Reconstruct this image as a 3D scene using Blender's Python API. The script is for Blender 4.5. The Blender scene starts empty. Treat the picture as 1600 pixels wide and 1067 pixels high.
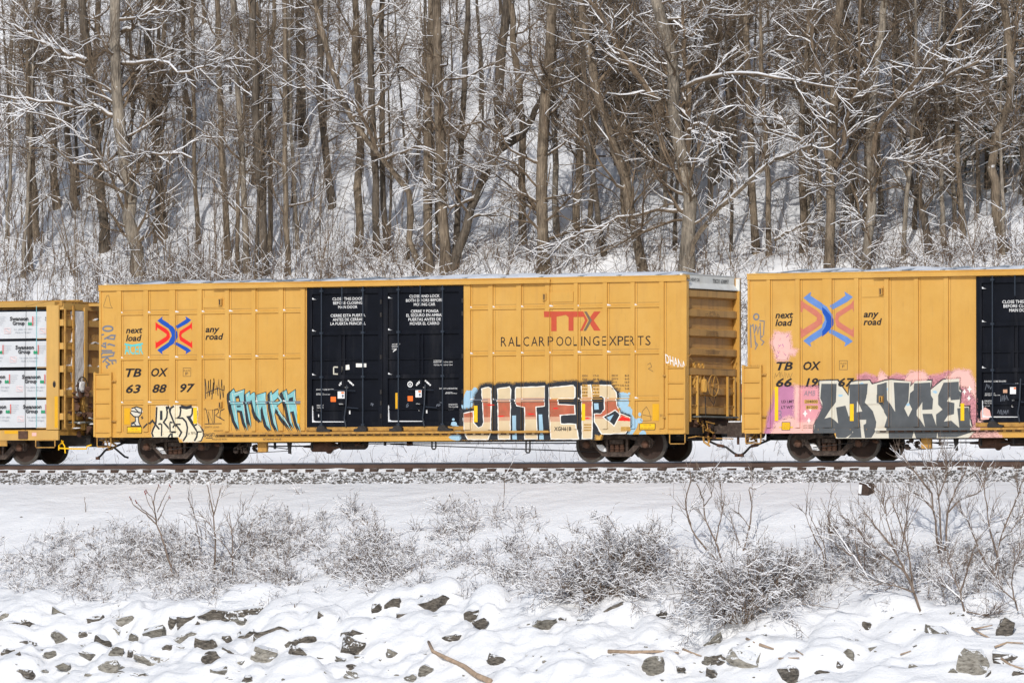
import bpy, bmesh, math, random
import numpy as np
from mathutils import Vector, Matrix
from mathutils.geometry import tessellate_polygon
random.seed(7)
C = bpy.context.scene.collection
SC = bpy.context.scene

# ------------------------------------------------------------------ camera, sky, sun
CAM = np.array([100.198, -180.826, -1.5746]); YAW = .502769; PITCH = .0235192; FPX = 11871.9
cd = bpy.data.cameras.new('camera'); cam = bpy.data.objects.new('camera', cd); C.objects.link(cam)
cam.location = CAM; cam.rotation_euler = (math.pi/2 + PITCH, 0, YAW)
cd.sensor_width = 36; cd.lens = FPX/1600*36; cd.clip_start = 1; cd.clip_end = 4000
SC.camera = cam
SUN_DIR = Vector((.34, -1.0, .60)).normalized()          # towards the sun
w = bpy.data.worlds.new('World'); SC.world = w; w.use_nodes = True
nt = w.node_tree; bg = nt.nodes['Background']; sky = nt.nodes.new('ShaderNodeTexSky')
sky.sky_type = 'NISHITA'; sky.sun_disc = False
sky.sun_elevation = math.asin(SUN_DIR.z); sky.sun_rotation = math.atan2(SUN_DIR.x, SUN_DIR.y)
sky.air_density = 1.0; sky.dust_density = 1.2; sky.ozone_density = 1.0
nt.links.new(sky.outputs[0], bg.inputs[0]); bg.inputs[1].default_value = .115
sl = bpy.data.lights.new('sun', 'SUN'); so = bpy.data.objects.new('sun', sl); C.objects.link(so)
sl.energy = 2.45; sl.angle = math.radians(.53); sl.color = (1, .965, .915)
so.rotation_euler = SUN_DIR.to_track_quat('Z', 'Y').to_euler(); so.location = (-20, -60, 60)
SC.view_settings.view_transform = 'Standard'; SC.view_settings.look = 'None'
SC.view_settings.exposure = 0.0; SC.view_settings.gamma = 1
SC.render.engine = 'CYCLES'
SC.render.film_transparent = False

# ------------------------------------------------------------------ photo geometry
_F = np.array([-math.sin(YAW)*math.cos(PITCH), math.cos(YAW)*math.cos(PITCH), math.sin(PITCH)])
_R = np.array([math.cos(YAW), math.sin(YAW), 0.]); _U = np.cross(_R, _F)
def ray(u, v): return _F*FPX + _R*(u-800) + _U*(533.5-v)
def at(u, v, Y):
    d = ray(u, v); t = (Y-CAM[1])/d[1]; return CAM + d*t
def xz(u, v, Y=-1.6):
    p = at(u, v, Y); return (p[0], p[2])
def ax(u, Y=-1.6, v=560): return at(u, v, Y)[0]
def crop(x0, y0, s):
    return lambda pts: [(x0+u/s, y0+v/s) for u, v in pts]

# ------------------------------------------------------------------ materials
M = {}
def nodes_of(name):
    m = bpy.data.materials.new(name); m.use_nodes = True; M[name] = m
    return m, m.node_tree.nodes, m.node_tree.links, m.node_tree.nodes['Principled BSDF']
def mat(name, col, rough=.6, metal=0., var=.12, scale=6., bump=0., bscale=40., dirt=None, damt=.0, dscale=3., streak=False, spec=.4, speck=None, samt=.0, sscale=14., fade=None, run=None):
    m, N, L, b = nodes_of(name)
    tc = N.new('ShaderNodeTexCoord')
    n1 = N.new('ShaderNodeTexNoise'); n1.inputs['Scale'].default_value = scale; n1.inputs['Detail'].default_value = 6
    L.new(tc.outputs['Object'], n1.inputs['Vector'])
    r = N.new('ShaderNodeMapRange'); r.inputs[1].default_value = .25; r.inputs[2].default_value = .75
    r.inputs[3].default_value = 1-var; r.inputs[4].default_value = 1+var; L.new(n1.outputs[0], r.inputs[0])
    mul = N.new('ShaderNodeMix'); mul.data_type = 'RGBA'; mul.blend_type = 'MULTIPLY'; mul.inputs[0].default_value = 1
    mul.inputs[6].default_value = (*col, 1); L.new(r.outputs[0], mul.inputs[7]); out = mul.outputs[2]
    def layer(out, col2, amt, sc, st, thr=.5):
        mp = N.new('ShaderNodeMapping'); L.new(tc.outputs['Object'], mp.inputs['Vector'])
        mp.inputs['Scale'].default_value = (1, 1, .09) if st else (1, 1, 1)
        n2 = N.new('ShaderNodeTexNoise'); n2.inputs['Scale'].default_value = sc; n2.inputs['Detail'].default_value = 8
        n2.inputs['Roughness'].default_value = .65
        L.new(mp.outputs[0], n2.inputs['Vector'])
        r2 = N.new('ShaderNodeMapRange'); r2.inputs[1].default_value = thr; r2.inputs[2].default_value = thr+.25
        r2.inputs[4].default_value = amt; L.new(n2.outputs[0], r2.inputs[0])
        mx = N.new('ShaderNodeMix'); mx.data_type = 'RGBA'; L.new(r2.outputs[0], mx.inputs[0]); L.new(out, mx.inputs[6])
        mx.inputs[7].default_value = (*col2, 1); return mx.outputs[2]
    if dirt: out = layer(out, dirt, damt, dscale, streak)
    if run: out = layer(out, run, .55, 13., True, .60)
    if fade: out = layer(out, fade, .45, .9, False, .42)
    if speck: out = layer(out, speck, samt, sscale, False, .66)
    L.new(out, b.inputs['Base Color']); b.inputs['Roughness'].default_value = rough; b.inputs['Metallic'].default_value = metal
    b.inputs['Specular IOR Level'].default_value = spec
    if bump:
        n3 = N.new('ShaderNodeTexNoise'); n3.inputs['Scale'].default_value = bscale; n3.inputs['Detail'].default_value = 5
        L.new(tc.outputs['Object'], n3.inputs['Vector'])
        bp = N.new('ShaderNodeBump'); bp.inputs['Strength'].default_value = 1; bp.inputs['Distance'].default_value = bump
        L.new(n3.outputs[0], bp.inputs['Height']); L.new(bp.outputs[0], b.inputs['Normal'])
    return m
mat('yellow', (.60, .328, .066), .5, var=.035, scale=1.3, bump=.012, bscale=1.7, dirt=(.50, .27, .07), damt=.62, dscale=3.2, streak=True, speck=(.28, .12, .04), samt=.85, fade=(.68, .41, .11), run=(.27, .13, .045), sscale=11.)
mat('yellow_fade', (.58, .35, .10), .55, var=.06, scale=2, bump=.002, bscale=3, dirt=(.42, .24, .08), damt=.5, dscale=2.6, streak=True, speck=(.2, .09, .04), samt=.8, sscale=9.)
mat('yellow_bright', (.95, .55, .01), .45, var=.04)
mat('yellow_deep', (.72, .38, .01), .5, var=.05)
mat('yellow_rust', (.48, .26, .06), .6, var=.2, scale=5, dirt=(.13, .06, .03), damt=.9, dscale=6.)
mat('rust', (.10, .050, .032), .85, var=.3, scale=9, bump=.01, bscale=30, dirt=(.05, .03, .02), damt=.6, dscale=7)
mat('steel_brown', (.052, .036, .029), .8, var=.35, scale=10, bump=.006, bscale=40, dirt=(.24, .19, .15), damt=.5, dscale=9)
mat('black_steel', (.022, .020, .020), .7, var=.3, scale=12, bump=.004, dirt=(.10, .07, .05), damt=.3, dscale=8)
mat('black_paint', (.004, .0052, .0095), .55, spec=.14, var=.25, scale=2.5, bump=.003, bscale=2.2, dirt=(.035, .035, .04), damt=.6, dscale=3., streak=True, speck=(.10, .045, .025), samt=.35, sscale=12.)
mat('rod_paint', (.022, .03, .045), .4, var=.2)
mat('wheel_face', (.042, .024, .018), .75, var=.3, scale=6, bump=.003, dirt=(.02, .014, .012), damt=.7, dscale=4)
mat('wheel_rim', (.085, .075, .066), .5, metal=.3, var=.25, scale=12)
mat('rail_side', (.090, .056, .044), .75, var=.18, scale=3, bump=.002, bscale=60, dirt=(.07, .045, .038), damt=.5, dscale=2)
mat('rail_head', (.10, .115, .15), .35, metal=.3, var=.1)
mat('tie_wood', (.06, .038, .028), .9, var=.4, scale=20, bump=.01)
mat('white_paint', (.74, .74, .70), .55, var=.05, scale=3, dirt=(.5, .46, .38), damt=.5, dscale=3, streak=True)
mat('white_print', (.80, .80, .80), .6, var=.04)
mat('black_print', (.014, .012, .014), .6, var=.15)
mat('seam_shade', (.20, .115, .04), .8, var=.5, scale=3)  # seam dirt and painted shade in one dark brown, for the post edges
mat('faint_print', (.22, .13, .05), .7, var=.15)
mat('thin_ink', (.16, .10, .05), .7, var=.2)
mat('tan_end', (.50, .28, .08), .6, var=.12, scale=2.5, dirt=(.17, .09, .035), damt=.75, dscale=2.6, streak=True)
mat('roof_steel', (.36, .40, .44), .5, metal=.2, var=.25, scale=2.5, bump=.02, bscale=3)
mat('logo_blue', (.006, .075, .42), .5, var=.04)
mat('logo_red', (.78, .018, .012), .5, var=.05)
mat('faded_blue', (.115, .235, .55), .55, var=.07, dirt=(.5, .4, .3), damt=.15, dscale=5)
mat('faded_red', (.56, .17, .115), .55, var=.08, dirt=(.6, .4, .2), damt=.15, dscale=5)
mat('brick_red', (.52, .075, .035), .55, var=.06)
mat('grey_chevron', (.17, .12, .08), .55, var=.1)
mat('g_black', (.022, .025, .032), .55, var=.15, scale=5)
mat('g_slate', (.082, .090, .098), .55, var=.14, scale=4, dirt=(.13, .135, .14), damt=.5, dscale=2.5)
mat('g_cream', (.68, .54, .34), .6, var=.10, scale=3, dirt=(.55, .38, .22), damt=.5, dscale=3)
mat('g_ivory', (.76, .68, .50), .6, var=.05, scale=4)
mat('g_bone', (.64, .61, .52), .6, var=.04, scale=4)
mat('g_white', (.84, .82, .77), .6, var=.03)
mat('g_cyan', (.22, .50, .52), .55, var=.18, scale=5, dirt=(.15, .45, .52), damt=.6, dscale=6)
mat('g_skyblue', (.34, .53, .67), .55, var=.06)
mat('g_teal', (.10, .55, .55), .55, var=.1)
mat('g_orange', (.43, .125, .065), .6, var=.2, scale=5, dirt=(.72, .08, .05), damt=.5, dscale=6)
mat('g_peach', (.60, .34, .22), .6, var=.1, scale=6)
mat('g_pink', (.82, .47, .42), .6, var=.06, scale=3)
mat('g_rose', (.70, .30, .34), .6, var=.1, scale=3)
mat('g_purple', (.50, .20, .34), .6, var=.12, scale=3)
mat('g_greyblue', (.17, .19, .23), .55, var=.1)
def fog_mat(name, col, al):
    m, N, L, b = nodes_of(name); tr_ = N.new('ShaderNodeBsdfTransparent'); mx = N.new('ShaderNodeMixShader')
    tc = N.new('ShaderNodeTexCoord'); wn = N.new('ShaderNodeTexNoise'); wn.inputs['Scale'].default_value = 75+30*(len(name) % 3); wn.inputs['Detail'].default_value = 1; L.new(tc.outputs['Object'], wn.inputs['Vector'])
    gt = N.new('ShaderNodeMath'); gt.operation = 'GREATER_THAN'; gt.inputs[1].default_value = al; L.new(wn.outputs[0], gt.inputs[0]); L.new(gt.outputs[0], mx.inputs[0])
    b.inputs['Base Color'].default_value = (*col, 1); b.inputs['Roughness'].default_value = .6
    L.new(tr_.outputs[0], mx.inputs[1]); L.new(b.outputs[0], mx.inputs[2]); L.new(mx.outputs[0], N['Material Output'].inputs[0])
for nm_, cc in (('pink', (.82, .47, .42)), ('rose', (.70, .30, .34)), ('purple', (.50, .20, .34)), ('black', (.03, .03, .035)), ('blue', (.36, .60, .78)), ('teal', (.06, .14, .15)), ('white', (.82, .78, .70))): [fog_mat('fog_'+nm_+str(j_), cc, t_) for j_, t_ in enumerate((.44, .50, .56, .62))]
mat('sticker_orange', (.9, .17, .02), .5, var=.05)
mat('wrap', (.60, .615, .64), .38, var=.05, scale=3, bump=.03, bscale=3.5)
mat('wrap_green', (.02, .28, .13), .5); mat('wrap_red', (.72, .12, .09), .5); mat('wrap_pink', (.82, .62, .62), .5)
mat('wood', (.45, .28, .13), .8, var=.25, scale=12)
mat('driftwood', (.38, .28, .20), .85, var=.3, scale=8, bump=.01, bscale=25)
mat('rubber', (.018, .016, .016), .6, var=.2)
mat('maroon', (.12, .02, .035), .7); mat('navy', (.02, .03, .07), .7); mat('red_cloth', (.6, .02, .02), .7)
mat('grate', (.16, .165, .15), .6, metal=.3, var=.3)

def snow_mat(name, col=(.86, .875, .90), b1=.02, s1=3.5, b2=.006, s2=22.):
    m, N, L, b = nodes_of(name)
    g = N.new('ShaderNodeNewGeometry')
    n1 = N.new('ShaderNodeTexNoise'); n1.inputs['Scale'].default_value = s1; n1.inputs['Detail'].default_value = 7
    n2 = N.new('ShaderNodeTexNoise'); n2.inputs['Scale'].default_value = s2; n2.inputs['Detail'].default_value = 4
    mp = N.new('ShaderNodeMapping'); mp.inputs['Scale'].default_value = (.45, 1, 1)
    L.new(g.outputs['Position'], mp.inputs['Vector']); L.new(mp.outputs[0], n1.inputs['Vector']); L.new(g.outputs['Position'], n2.inputs['Vector'])
    p1 = N.new('ShaderNodeBump'); p1.inputs['Distance'].default_value = b1; p1.inputs['Strength'].default_value = 1
    p2 = N.new('ShaderNodeBump'); p2.inputs['Distance'].default_value = b2; p2.inputs['Strength'].default_value = 1
    L.new(n1.outputs[0], p1.inputs['Height']); L.new(n2.outputs[0], p2.inputs['Height'])
    L.new(p1.outputs[0], p2.inputs['Normal']); L.new(p2.outputs[0], b.inputs['Normal'])
    b.inputs['Base Color'].default_value = (*col, 1); b.inputs['Roughness'].default_value = .65
    b.inputs['Specular IOR Level'].default_value = .25
snow_mat('snow', (.79, .80, .82), .06, 2.6, .02, 13.); snow_mat('twig_snow', (.80, .81, .84), .0, 3, .0, 8)
snow_mat('hill_snow', (.86, .87, .89), .04, 1.6, .012, 9.)
snow_mat('bed_snow', (.83, .845, .87), .03, 6, .02, 30)
def bark_mat(name, a, b_, fiss=.03, snowy=0.):
    m, N, L, b = nodes_of(name)
    tc = N.new('ShaderNodeTexCoord'); mp = N.new('ShaderNodeMapping'); mp.inputs['Scale'].default_value = (1, 1, .16)
    L.new(tc.outputs['Object'], mp.inputs['Vector'])
    n1 = N.new('ShaderNodeTexNoise'); n1.inputs['Scale'].default_value = 22; n1.inputs['Detail'].default_value = 6; L.new(mp.outputs[0], n1.inputs['Vector'])
    n2 = N.new('ShaderNodeTexNoise'); n2.inputs['Scale'].default_value = 1.6; n2.inputs['Detail'].default_value = 4; L.new(tc.outputs['Object'], n2.inputs['Vector'])
    add = N.new('ShaderNodeMath'); add.operation = 'ADD'; L.new(n1.outputs[0], add.inputs[0]); L.new(n2.outputs[0], add.inputs[1])
    r = N.new('ShaderNodeMapRange'); r.inputs[1].default_value = .75; r.inputs[2].default_value = 1.3; L.new(add.outputs[0], r.inputs[0])
    mx = N.new('ShaderNodeMix'); mx.data_type = 'RGBA'; L.new(r.outputs[0], mx.inputs[0])
    mx.inputs[6].default_value = (*a, 1); mx.inputs[7].default_value = (*b_, 1); out = mx.outputs[2]
    if snowy:
        n3 = N.new('ShaderNodeTexNoise'); n3.inputs['Scale'].default_value = 4.5; n3.inputs['Detail'].default_value = 7; n3.inputs['Roughness'].default_value = .75
        L.new(tc.outputs['Object'], n3.inputs['Vector'])
        r3 = N.new('ShaderNodeMapRange'); r3.inputs[1].default_value = .64; r3.inputs[2].default_value = .67; r3.inputs[4].default_value = snowy; L.new(n3.outputs[0], r3.inputs[0])
        mx2 = N.new('ShaderNodeMix'); mx2.data_type = 'RGBA'; L.new(r3.outputs[0], mx2.inputs[0]); L.new(out, mx2.inputs[6]); mx2.inputs[7].default_value = (.8, .82, .85, 1); out = mx2.outputs[2]
    L.new(out, b.inputs['Base Color']); b.inputs['Roughness'].default_value = .9; b.inputs['Specular IOR Level'].default_value = .15
    bp = N.new('ShaderNodeBump'); bp.inputs['Distance'].default_value = fiss; L.new(n1.outputs[0], bp.inputs['Height']); L.new(bp.outputs[0], b.inputs['Normal'])
bark_mat('bark', (.085, .066, .049), (.34, .275, .205), .05, .9)
bark_mat('bark_light', (.12, .103, .085), (.43, .375, .305), .05, .9)
bark_mat('bark_dark', (.055, .045, .036), (.20, .168, .135), .03, .7)
bark_mat('twig', (.10, .074, .052), (.27, .205, .145), .004)
bark_mat('weed', (.075, .052, .037), (.25, .178, .122), .004)
bark_mat('sapling_bark', (.12, .09, .07), (.27, .21, .17), .004)
bark_mat('needle', (.012, .018, .012), (.035, .045, .028), .004)
def rock_mat(name, c1, c2, c3):
    m, N, L, b = nodes_of(name)
    g = N.new('ShaderNodeNewGeometry'); mp = N.new('ShaderNodeMapping'); mp.inputs['Rotation'].default_value = (.5, .4, .3); mp.inputs['Scale'].default_value = (1, 1, 3.2); L.new(g.outputs['Position'], mp.inputs['Vector'])
    n1 = N.new('ShaderNodeTexNoise'); n1.inputs['Scale'].default_value = 6; n1.inputs['Detail'].default_value = 8; n1.inputs['Roughness'].default_value = .7; L.new(mp.outputs[0], n1.inputs['Vector'])
    cr_ = N.new('ShaderNodeValToRGB'); e = cr_.color_ramp.elements; e[0].position = .36; e[0].color = (*c1, 1); e[1].position = .64; e[1].color = (*c3, 1); k = cr_.color_ramp.elements.new(.5); k.color = (*c2, 1); L.new(n1.outputs[0], cr_.inputs[0])
    sp = N.new('ShaderNodeSeparateXYZ'); L.new(g.outputs['Normal'], sp.inputs[0])
    n2 = N.new('ShaderNodeTexNoise'); n2.inputs['Scale'].default_value = 14; n2.inputs['Detail'].default_value = 5; L.new(g.outputs['Position'], n2.inputs['Vector'])
    ad = N.new('ShaderNodeMath'); ad.operation = 'MULTIPLY_ADD'; L.new(n2.outputs[0], ad.inputs[0]); ad.inputs[1].default_value = .9; L.new(sp.outputs[2], ad.inputs[2])
    r = N.new('ShaderNodeMapRange'); r.inputs[1].default_value = .95; r.inputs[2].default_value = 1.02; L.new(ad.outputs[0], r.inputs[0])
    mx = N.new('ShaderNodeMix'); mx.data_type = 'RGBA'; L.new(r.outputs[0], mx.inputs[0]); L.new(cr_.outputs[0], mx.inputs[6]); mx.inputs[7].default_value = (.8, .815, .84, 1)
    L.new(mx.outputs[2], b.inputs['Base Color']); b.inputs['Roughness'].default_value = .9
    bp = N.new('ShaderNodeBump'); bp.inputs['Distance'].default_value = .05; L.new(n1.outputs[0], bp.inputs['Height']); L.new(bp.outputs[0], b.inputs['Normal'])
rock_mat('rock_a', (.07, .062, .05), (.20, .185, .155), (.31, .29, .25))
rock_mat('rock_b', (.03, .026, .022), (.11, .095, .078), (.23, .205, .17))
rock_mat('rock_c', (.12, .105, .085), (.29, .27, .23), (.40, .375, .33))
mat('ballast_stone', (.15, .138, .128), .9, var=.45, scale=25)
mat('dead_leaf', (.16, .075, .035), .8, var=.3)
mat('berry', (.20, .03, .02), .8, var=.3)

# ------------------------------------------------------------------ object helpers
def wloc(o):
    l = Vector((0, 0, 0))
    while o: l += o.location; o = o.parent
    return l
def link_mesh(name, V, F, mats, parent=None, mi=None, smooth=False, kind=None):
    off = wloc(parent) if parent else Vector((0, 0, 0))
    V = np.asarray(V, dtype=float) - np.array(off)
    me = bpy.data.meshes.new(name); me.from_pydata(V.tolist(), [], F if isinstance(F, list) else F.tolist())
    for m in (mats if isinstance(mats, (list, tuple)) else [mats]): me.materials.append(M[m] if isinstance(m, str) else m)
    if mi is not None: me.polygons.foreach_set('material_index', np.asarray(mi, dtype=np.int32))
    if smooth: me.polygons.foreach_set('use_smooth', np.ones(len(me.polygons), dtype=bool))
    me.update()
    o = bpy.data.objects.new(name, me); C.objects.link(o)
    if parent: o.parent = parent
    if kind: o['kind'] = kind
    return o
def tag(o, label=None, cat=None, group=None, kind=None):
    if label: o['label'] = label
    if cat: o['category'] = cat
    if group: o['group'] = group
    if kind: o['kind'] = kind
    return o
def thing(name, loc, label, cat, group=None):
    o = bpy.data.objects.new(name, None); C.objects.link(o); o.location = loc; o.empty_display_size = .3
    return tag(o, label, cat, group)
class MB:
    def __init__(s): s.V = []; s.F = []; s.sm = False
    def add(s, V, F):
        b = len(s.V); s.V += [tuple(map(float, v)) for v in V]; s.F += [tuple(b+i for i in f) for f in F]; return s
    def box(s, x0, x1, y0, y1, z0, z1):
        x0, x1 = min(x0, x1), max(x0, x1); y0, y1 = min(y0, y1), max(y0, y1); z0, z1 = min(z0, z1), max(z0, z1)
        return s.add([(x0,y0,z0),(x1,y0,z0),(x1,y1,z0),(x0,y1,z0),(x0,y0,z1),(x1,y0,z1),(x1,y1,z1),(x0,y1,z1)],
                     [(0,3,2,1),(4,5,6,7),(0,1,5,4),(1,2,6,5),(2,3,7,6),(3,0,4,7)])
    def prism(s, pts, y0, y1, axis='y'):
        n = len(pts); a = sum(pts[i][0]*pts[(i+1)%n][1]-pts[(i+1)%n][0]*pts[i][1] for i in range(n))
        if a < 0: pts = pts[::-1]
        f = (lambda p, y: (p[0], y, p[1])) if axis == 'y' else (lambda p, y: (y, p[0], p[1]))
        V = [f(p, y0) for p in pts]+[f(p, y1) for p in pts]
        tr = tessellate_polygon([[Vector((p[0], p[1], 0)) for p in pts]])
        F = [tuple(t) for t in tr]+[tuple(n+i for i in t[::-1]) for t in tr]+[(i, (i+1)%n, n+(i+1)%n, n+i) for i in range(n)]
        return s.add(V, F)
    def tube(s, pts, r, n=6, cap=True):
        P = [Vector(p) for p in pts]; rr = r if isinstance(r, (list, tuple)) else [r]*len(P); V = []; F = []
        up = Vector((0, 0, 1))
        for i, p in enumerate(P):
            t = (P[min(i+1, len(P)-1)]-P[max(i-1, 0)]).normalized()
            a = t.cross(up)
            if a.length < .1: a = t.cross(Vector((0, 1, 0)))
            a.normalize(); b = a.cross(t)
            for k in range(n):
                q = 2*math.pi*(k+.5)/n; V.append(p+(a*math.cos(q)+b*math.sin(q))*rr[i])
        for i in range(len(P)-1):
            for k in range(n): F.append((i*n+k, i*n+(k+1)%n, (i+1)*n+(k+1)%n, (i+1)*n+k))
        if cap: F.append(tuple(range(n))[::-1]); F.append(tuple((len(P)-1)*n+k for k in range(n)))
        return s.add(V, F)
    def lathe(s, prof, c, axis='y', n=32):
        # prof: (along axis, radius)
        V = []; F = []
        for a, r in prof:
            for k in range(n):
                q = 2*math.pi*k/n
                if axis == 'y': V.append((c[0]+r*math.cos(q), c[1]+a, c[2]+r*math.sin(q)))
                elif axis == 'x': V.append((c[0]+a, c[1]+r*math.cos(q), c[2]+r*math.sin(q)))
                else: V.append((c[0]+r*math.cos(q), c[1]+r*math.sin(q), c[2]+a))
        m = len(prof)
        for i in range(m-1):
            for k in range(n): F.append((i*n+k, i*n+(k+1)%n, (i+1)*n+(k+1)%n, (i+1)*n+k))
        F.append(tuple(range(n))); F.append(tuple((m-1)*n+k for k in range(n))[::-1])
        return s.add(V, F)
    def build(s, name, mats, parent=None, label=None, smooth=False, kind=None):
        o = link_mesh(name, s.V, s.F, mats, parent, smooth=smooth, kind=kind)
        if label: o['label'] = label
        return o
def dup(o, parent=None, dloc=None):
    c = o.copy(); C.objects.link(c)
    if parent: c.parent = parent
    if dloc is not None: c.location = o.location + Vector(dloc)
    for ch in o.children: dup(ch, c)
    return c

# numpy value noise
def vnoise(x, y, seed=0):
    xi = np.floor(x).astype(np.int64); yi = np.floor(y).astype(np.int64); fx = x-xi; fy = y-yi
    fx = fx*fx*(3-2*fx); fy = fy*fy*(3-2*fy)
    def h(a, b):
        n = (a*374761393 + b*668265263 + seed*1442695041) & 0x7fffffff
        n = ((n ^ (n >> 13))*1274126177) & 0x7fffffff
        return ((n ^ (n >> 16)) & 0xffff)/65535.
    return (h(xi, yi)*(1-fx)+h(xi+1, yi)*fx)*(1-fy)+(h(xi, yi+1)*(1-fx)+h(xi+1, yi+1)*fx)*fy
def fbm(x, y, seed=0, o=4):
    s = 0; a = .5
    for i in range(o): s = s+a*(vnoise(x*2**i, y*2**i, seed+i*7)-.5); a *= .5
    return s*2

# ------------------------------------------------------------------ terrain
PY = np.array([-400, -60, -22, -17, -13.7, -9.9, -5.3, -4.1, -3.2, -2.62, -2.2, -1.6, 1.6, 2.6, 4.5, 9.5, 12, 13.4, 19, 25, 40, 60, 120, 400.])
PZ = np.array([-8.3, -8.2, -8.1, -7.7, -6.30, -3.85, -1.32, -.92, -.67, -.54, -.43, -.25, -.25, -.45, -.5, -.4, .05, .8, 5.75, 8.6, 19.5, 33, 60, 90.])
def base_h(x, y):
    x = np.asarray(x, float); y = np.asarray(y, float)
    # lightly rounded profile
    z = (np.interp(y-.35, PY, PZ)+np.interp(y, PY, PZ)+np.interp(y+.35, PY, PZ))/3
    zz = np.where(np.abs(y) < 2.6, np.interp(y, PY, PZ), z)
    big = np.clip((-y-3.6)/3, 0, 1)*.26*fbm(x/3.1, y/2.2, 3) + np.clip((y-9)/6, 0, 1)*(1.1*fbm(x/7, y/7, 11)+.25*fbm(x/1.6, y/1.6, 12))
    return zz+big
def hit(u, v, y0=-24., y1=60., f=base_h):
    d = ray(u, v); Y = np.arange(y0, y1, .05); t = (Y-CAM[1])/d[1]; P = CAM[None, :]+d[None, :]*t[:, None]
    g = f(P[:, 0], P[:, 1])-P[:, 2]; i = int(np.argmax(g > 0)); return P[i] if g[i] > 0 else P[-1]

def dens(a, b, s): return list(np.arange(a, b, s))
def sheet(name, xs, ys, f, m, extra=None):
    X, Y = np.meshgrid(xs, ys); Z = f(X, Y)
    V = np.stack([X.ravel(), Y.ravel(), Z.ravel()], 1); nx = len(xs); ny = len(ys)
    i = np.arange(ny-1)[:, None]*nx+np.arange(nx-1)[None, :]; i = i.ravel()
    F = np.stack([i, i+1, i+nx+1, i+nx], 1)
    return link_mesh(name, V, F, m, smooth=True, kind='structure')

# riprap rocks: u, v, w, h in photo pixels, kind
RK = [(27,981,41,16,'b'),(93,980,21,10,'b'),(69,986,16,7,'a'),(38,1008,28,12,'b'),(14,1023,24,14,'b'),(3,1002,10,18,'a'),(77,1022,17,9,'a'),
(160,1004,26,16,'b'),(135,1022,20,7,'a'),(179,1022,22,17,'a'),(204,1022,7,11,'b'),(139,1055,14,5,'a'),(218,1052,48,8,'b'),(237,1030,42,13,'c'),
(258,1018,20,15,'b'),(288,998,38,17,'a'),(271,975,14,19,'b'),(290,976,27,18,'b'),(310,981,12,16,'b'),(368,958,78,28,'b'),(364,975,38,16,'a'),
(339,981,14,13,'a'),(325,1011,30,20,'b'),(361,1021,26,12,'b'),(408,1021,41,18,'c'),(354,1000,14,10,'b'),(347,1049,28,15,'a'),(440,1043,27,7,'b'),
(478,1006,30,20,'b'),(512,975,28,26,'b'),(450,1008,14,10,'a'),(270,1061,14,10,'b'),(589,951,17,12,'b'),(615,946,24,17,'b'),(634,966,24,17,'b'),
(676,942,45,22,'b'),(736,963,20,17,'b'),(751,975,18,14,'b'),(595,984,14,15,'a'),(606,990,12,14,'a'),(595,1017,18,7,'a'),(617,1022,29,9,'a'),
(664,1050,17,17,'a'),(806,996,9,9,'a'),(866,996,14,10,'c'),(916,980,29,10,'b'),(954,956,38,18,'b'),(1033,958,14,14,'b'),(901,1027,20,12,'a'),
(853,1037,12,10,'a'),(956,1051,22,16,'a'),(1028,995,24,6,'a'),(731,1006,12,12,'a'),(877,970,14,9,'b'),(1113,1001,20,22,'a'),(1107,1033,14,12,'a'),
(1126,1033,22,17,'b'),(1165,1031,40,22,'c'),(1298,1013,17,15,'a'),(1326,1008,28,14,'a'),(1365,1017,13,10,'a'),(1314,1039,10,12,'b'),(1285,1053,20,8,'b'),
(1390,1052,12,14,'a'),(1428,1045,14,12,'a'),(1521,1042,36,38,'c'),(1492,1051,19,12,'a'),(1572,982,20,24,'b'),(1497,972,17,15,'b'),(1354,977,10,8,'b'),
(1593,1056,14,12,'b'),(1543,1056,10,14,'b'),(1543,960,12,8,'b'),(1240,985,9,6,'b')]
rs = random.Random(5)
mounds = []
ROCKS = []
for (u, v, w_, h_, k) in RK:
    p = hit(u, v+h_*.3); s = 57.5
    W = w_/s; H = h_/s
    ROCKS.append((p, W, H, k, u, v))
    mounds.append((p[0]-.02+rs.uniform(-.1, .1)*W, p[1]+.22+.28*W, .62*W+.10, .26+.24*W, H*.80+.05))
for i in range(64):
    for tr_ in range(20):
        u = rs.uniform(0, 560) if i % 2 else rs.uniform(0, 1600); v = 958+105*rs.random()
        if all(abs(u-q[0]) > (q[2]*.6+12) or abs(v-q[1]) > 12 for q in RK): break
    w_ = rs.choice([8, 9, 10, 12, 14, 17, 22, 30]) if i > 12 else rs.choice([24, 32, 40]); h_ = w_*rs.uniform(.3, .7); k = rs.choice('aaabbc'); RK.append((round(u), round(v), w_, h_, k))
    p = hit(u, v+h_*.3); W = w_/57.5; H = h_/57.5; ROCKS.append((p, W, H, k, round(u), round(v)))
    mounds.append((p[0]+rs.uniform(-.1, .1)*W, p[1]+.20+.28*W, .62*W+.10, .24+.24*W, H*.75+.04))
nmain = len(ROCKS)
for i in range(130):
    u = rs.uniform(-20, 1620); v = rs.uniform(940, 1075)
    p = hit(u, v); W = rs.uniform(.5, 1.6)
    mounds.append((p[0], p[1], W*.7, W*rs.uniform(.25, .5), W*rs.uniform(.10, .27)))
for (u, v, W, H) in ((755, 950, 1.0, .5), (1300, 1003, 1.2, .5), (1276, 1045, 1.2, .45), (1490, 1035, 1.0, .5), (55, 960, 1.3, .35), (500, 985, .9, .45), (650, 945, .7, .3), (1150, 1020, 1.1, .35)):
    p = hit(u, v); mounds.append((p[0], p[1]+.25, W*.6, W*.5, H))
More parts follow.
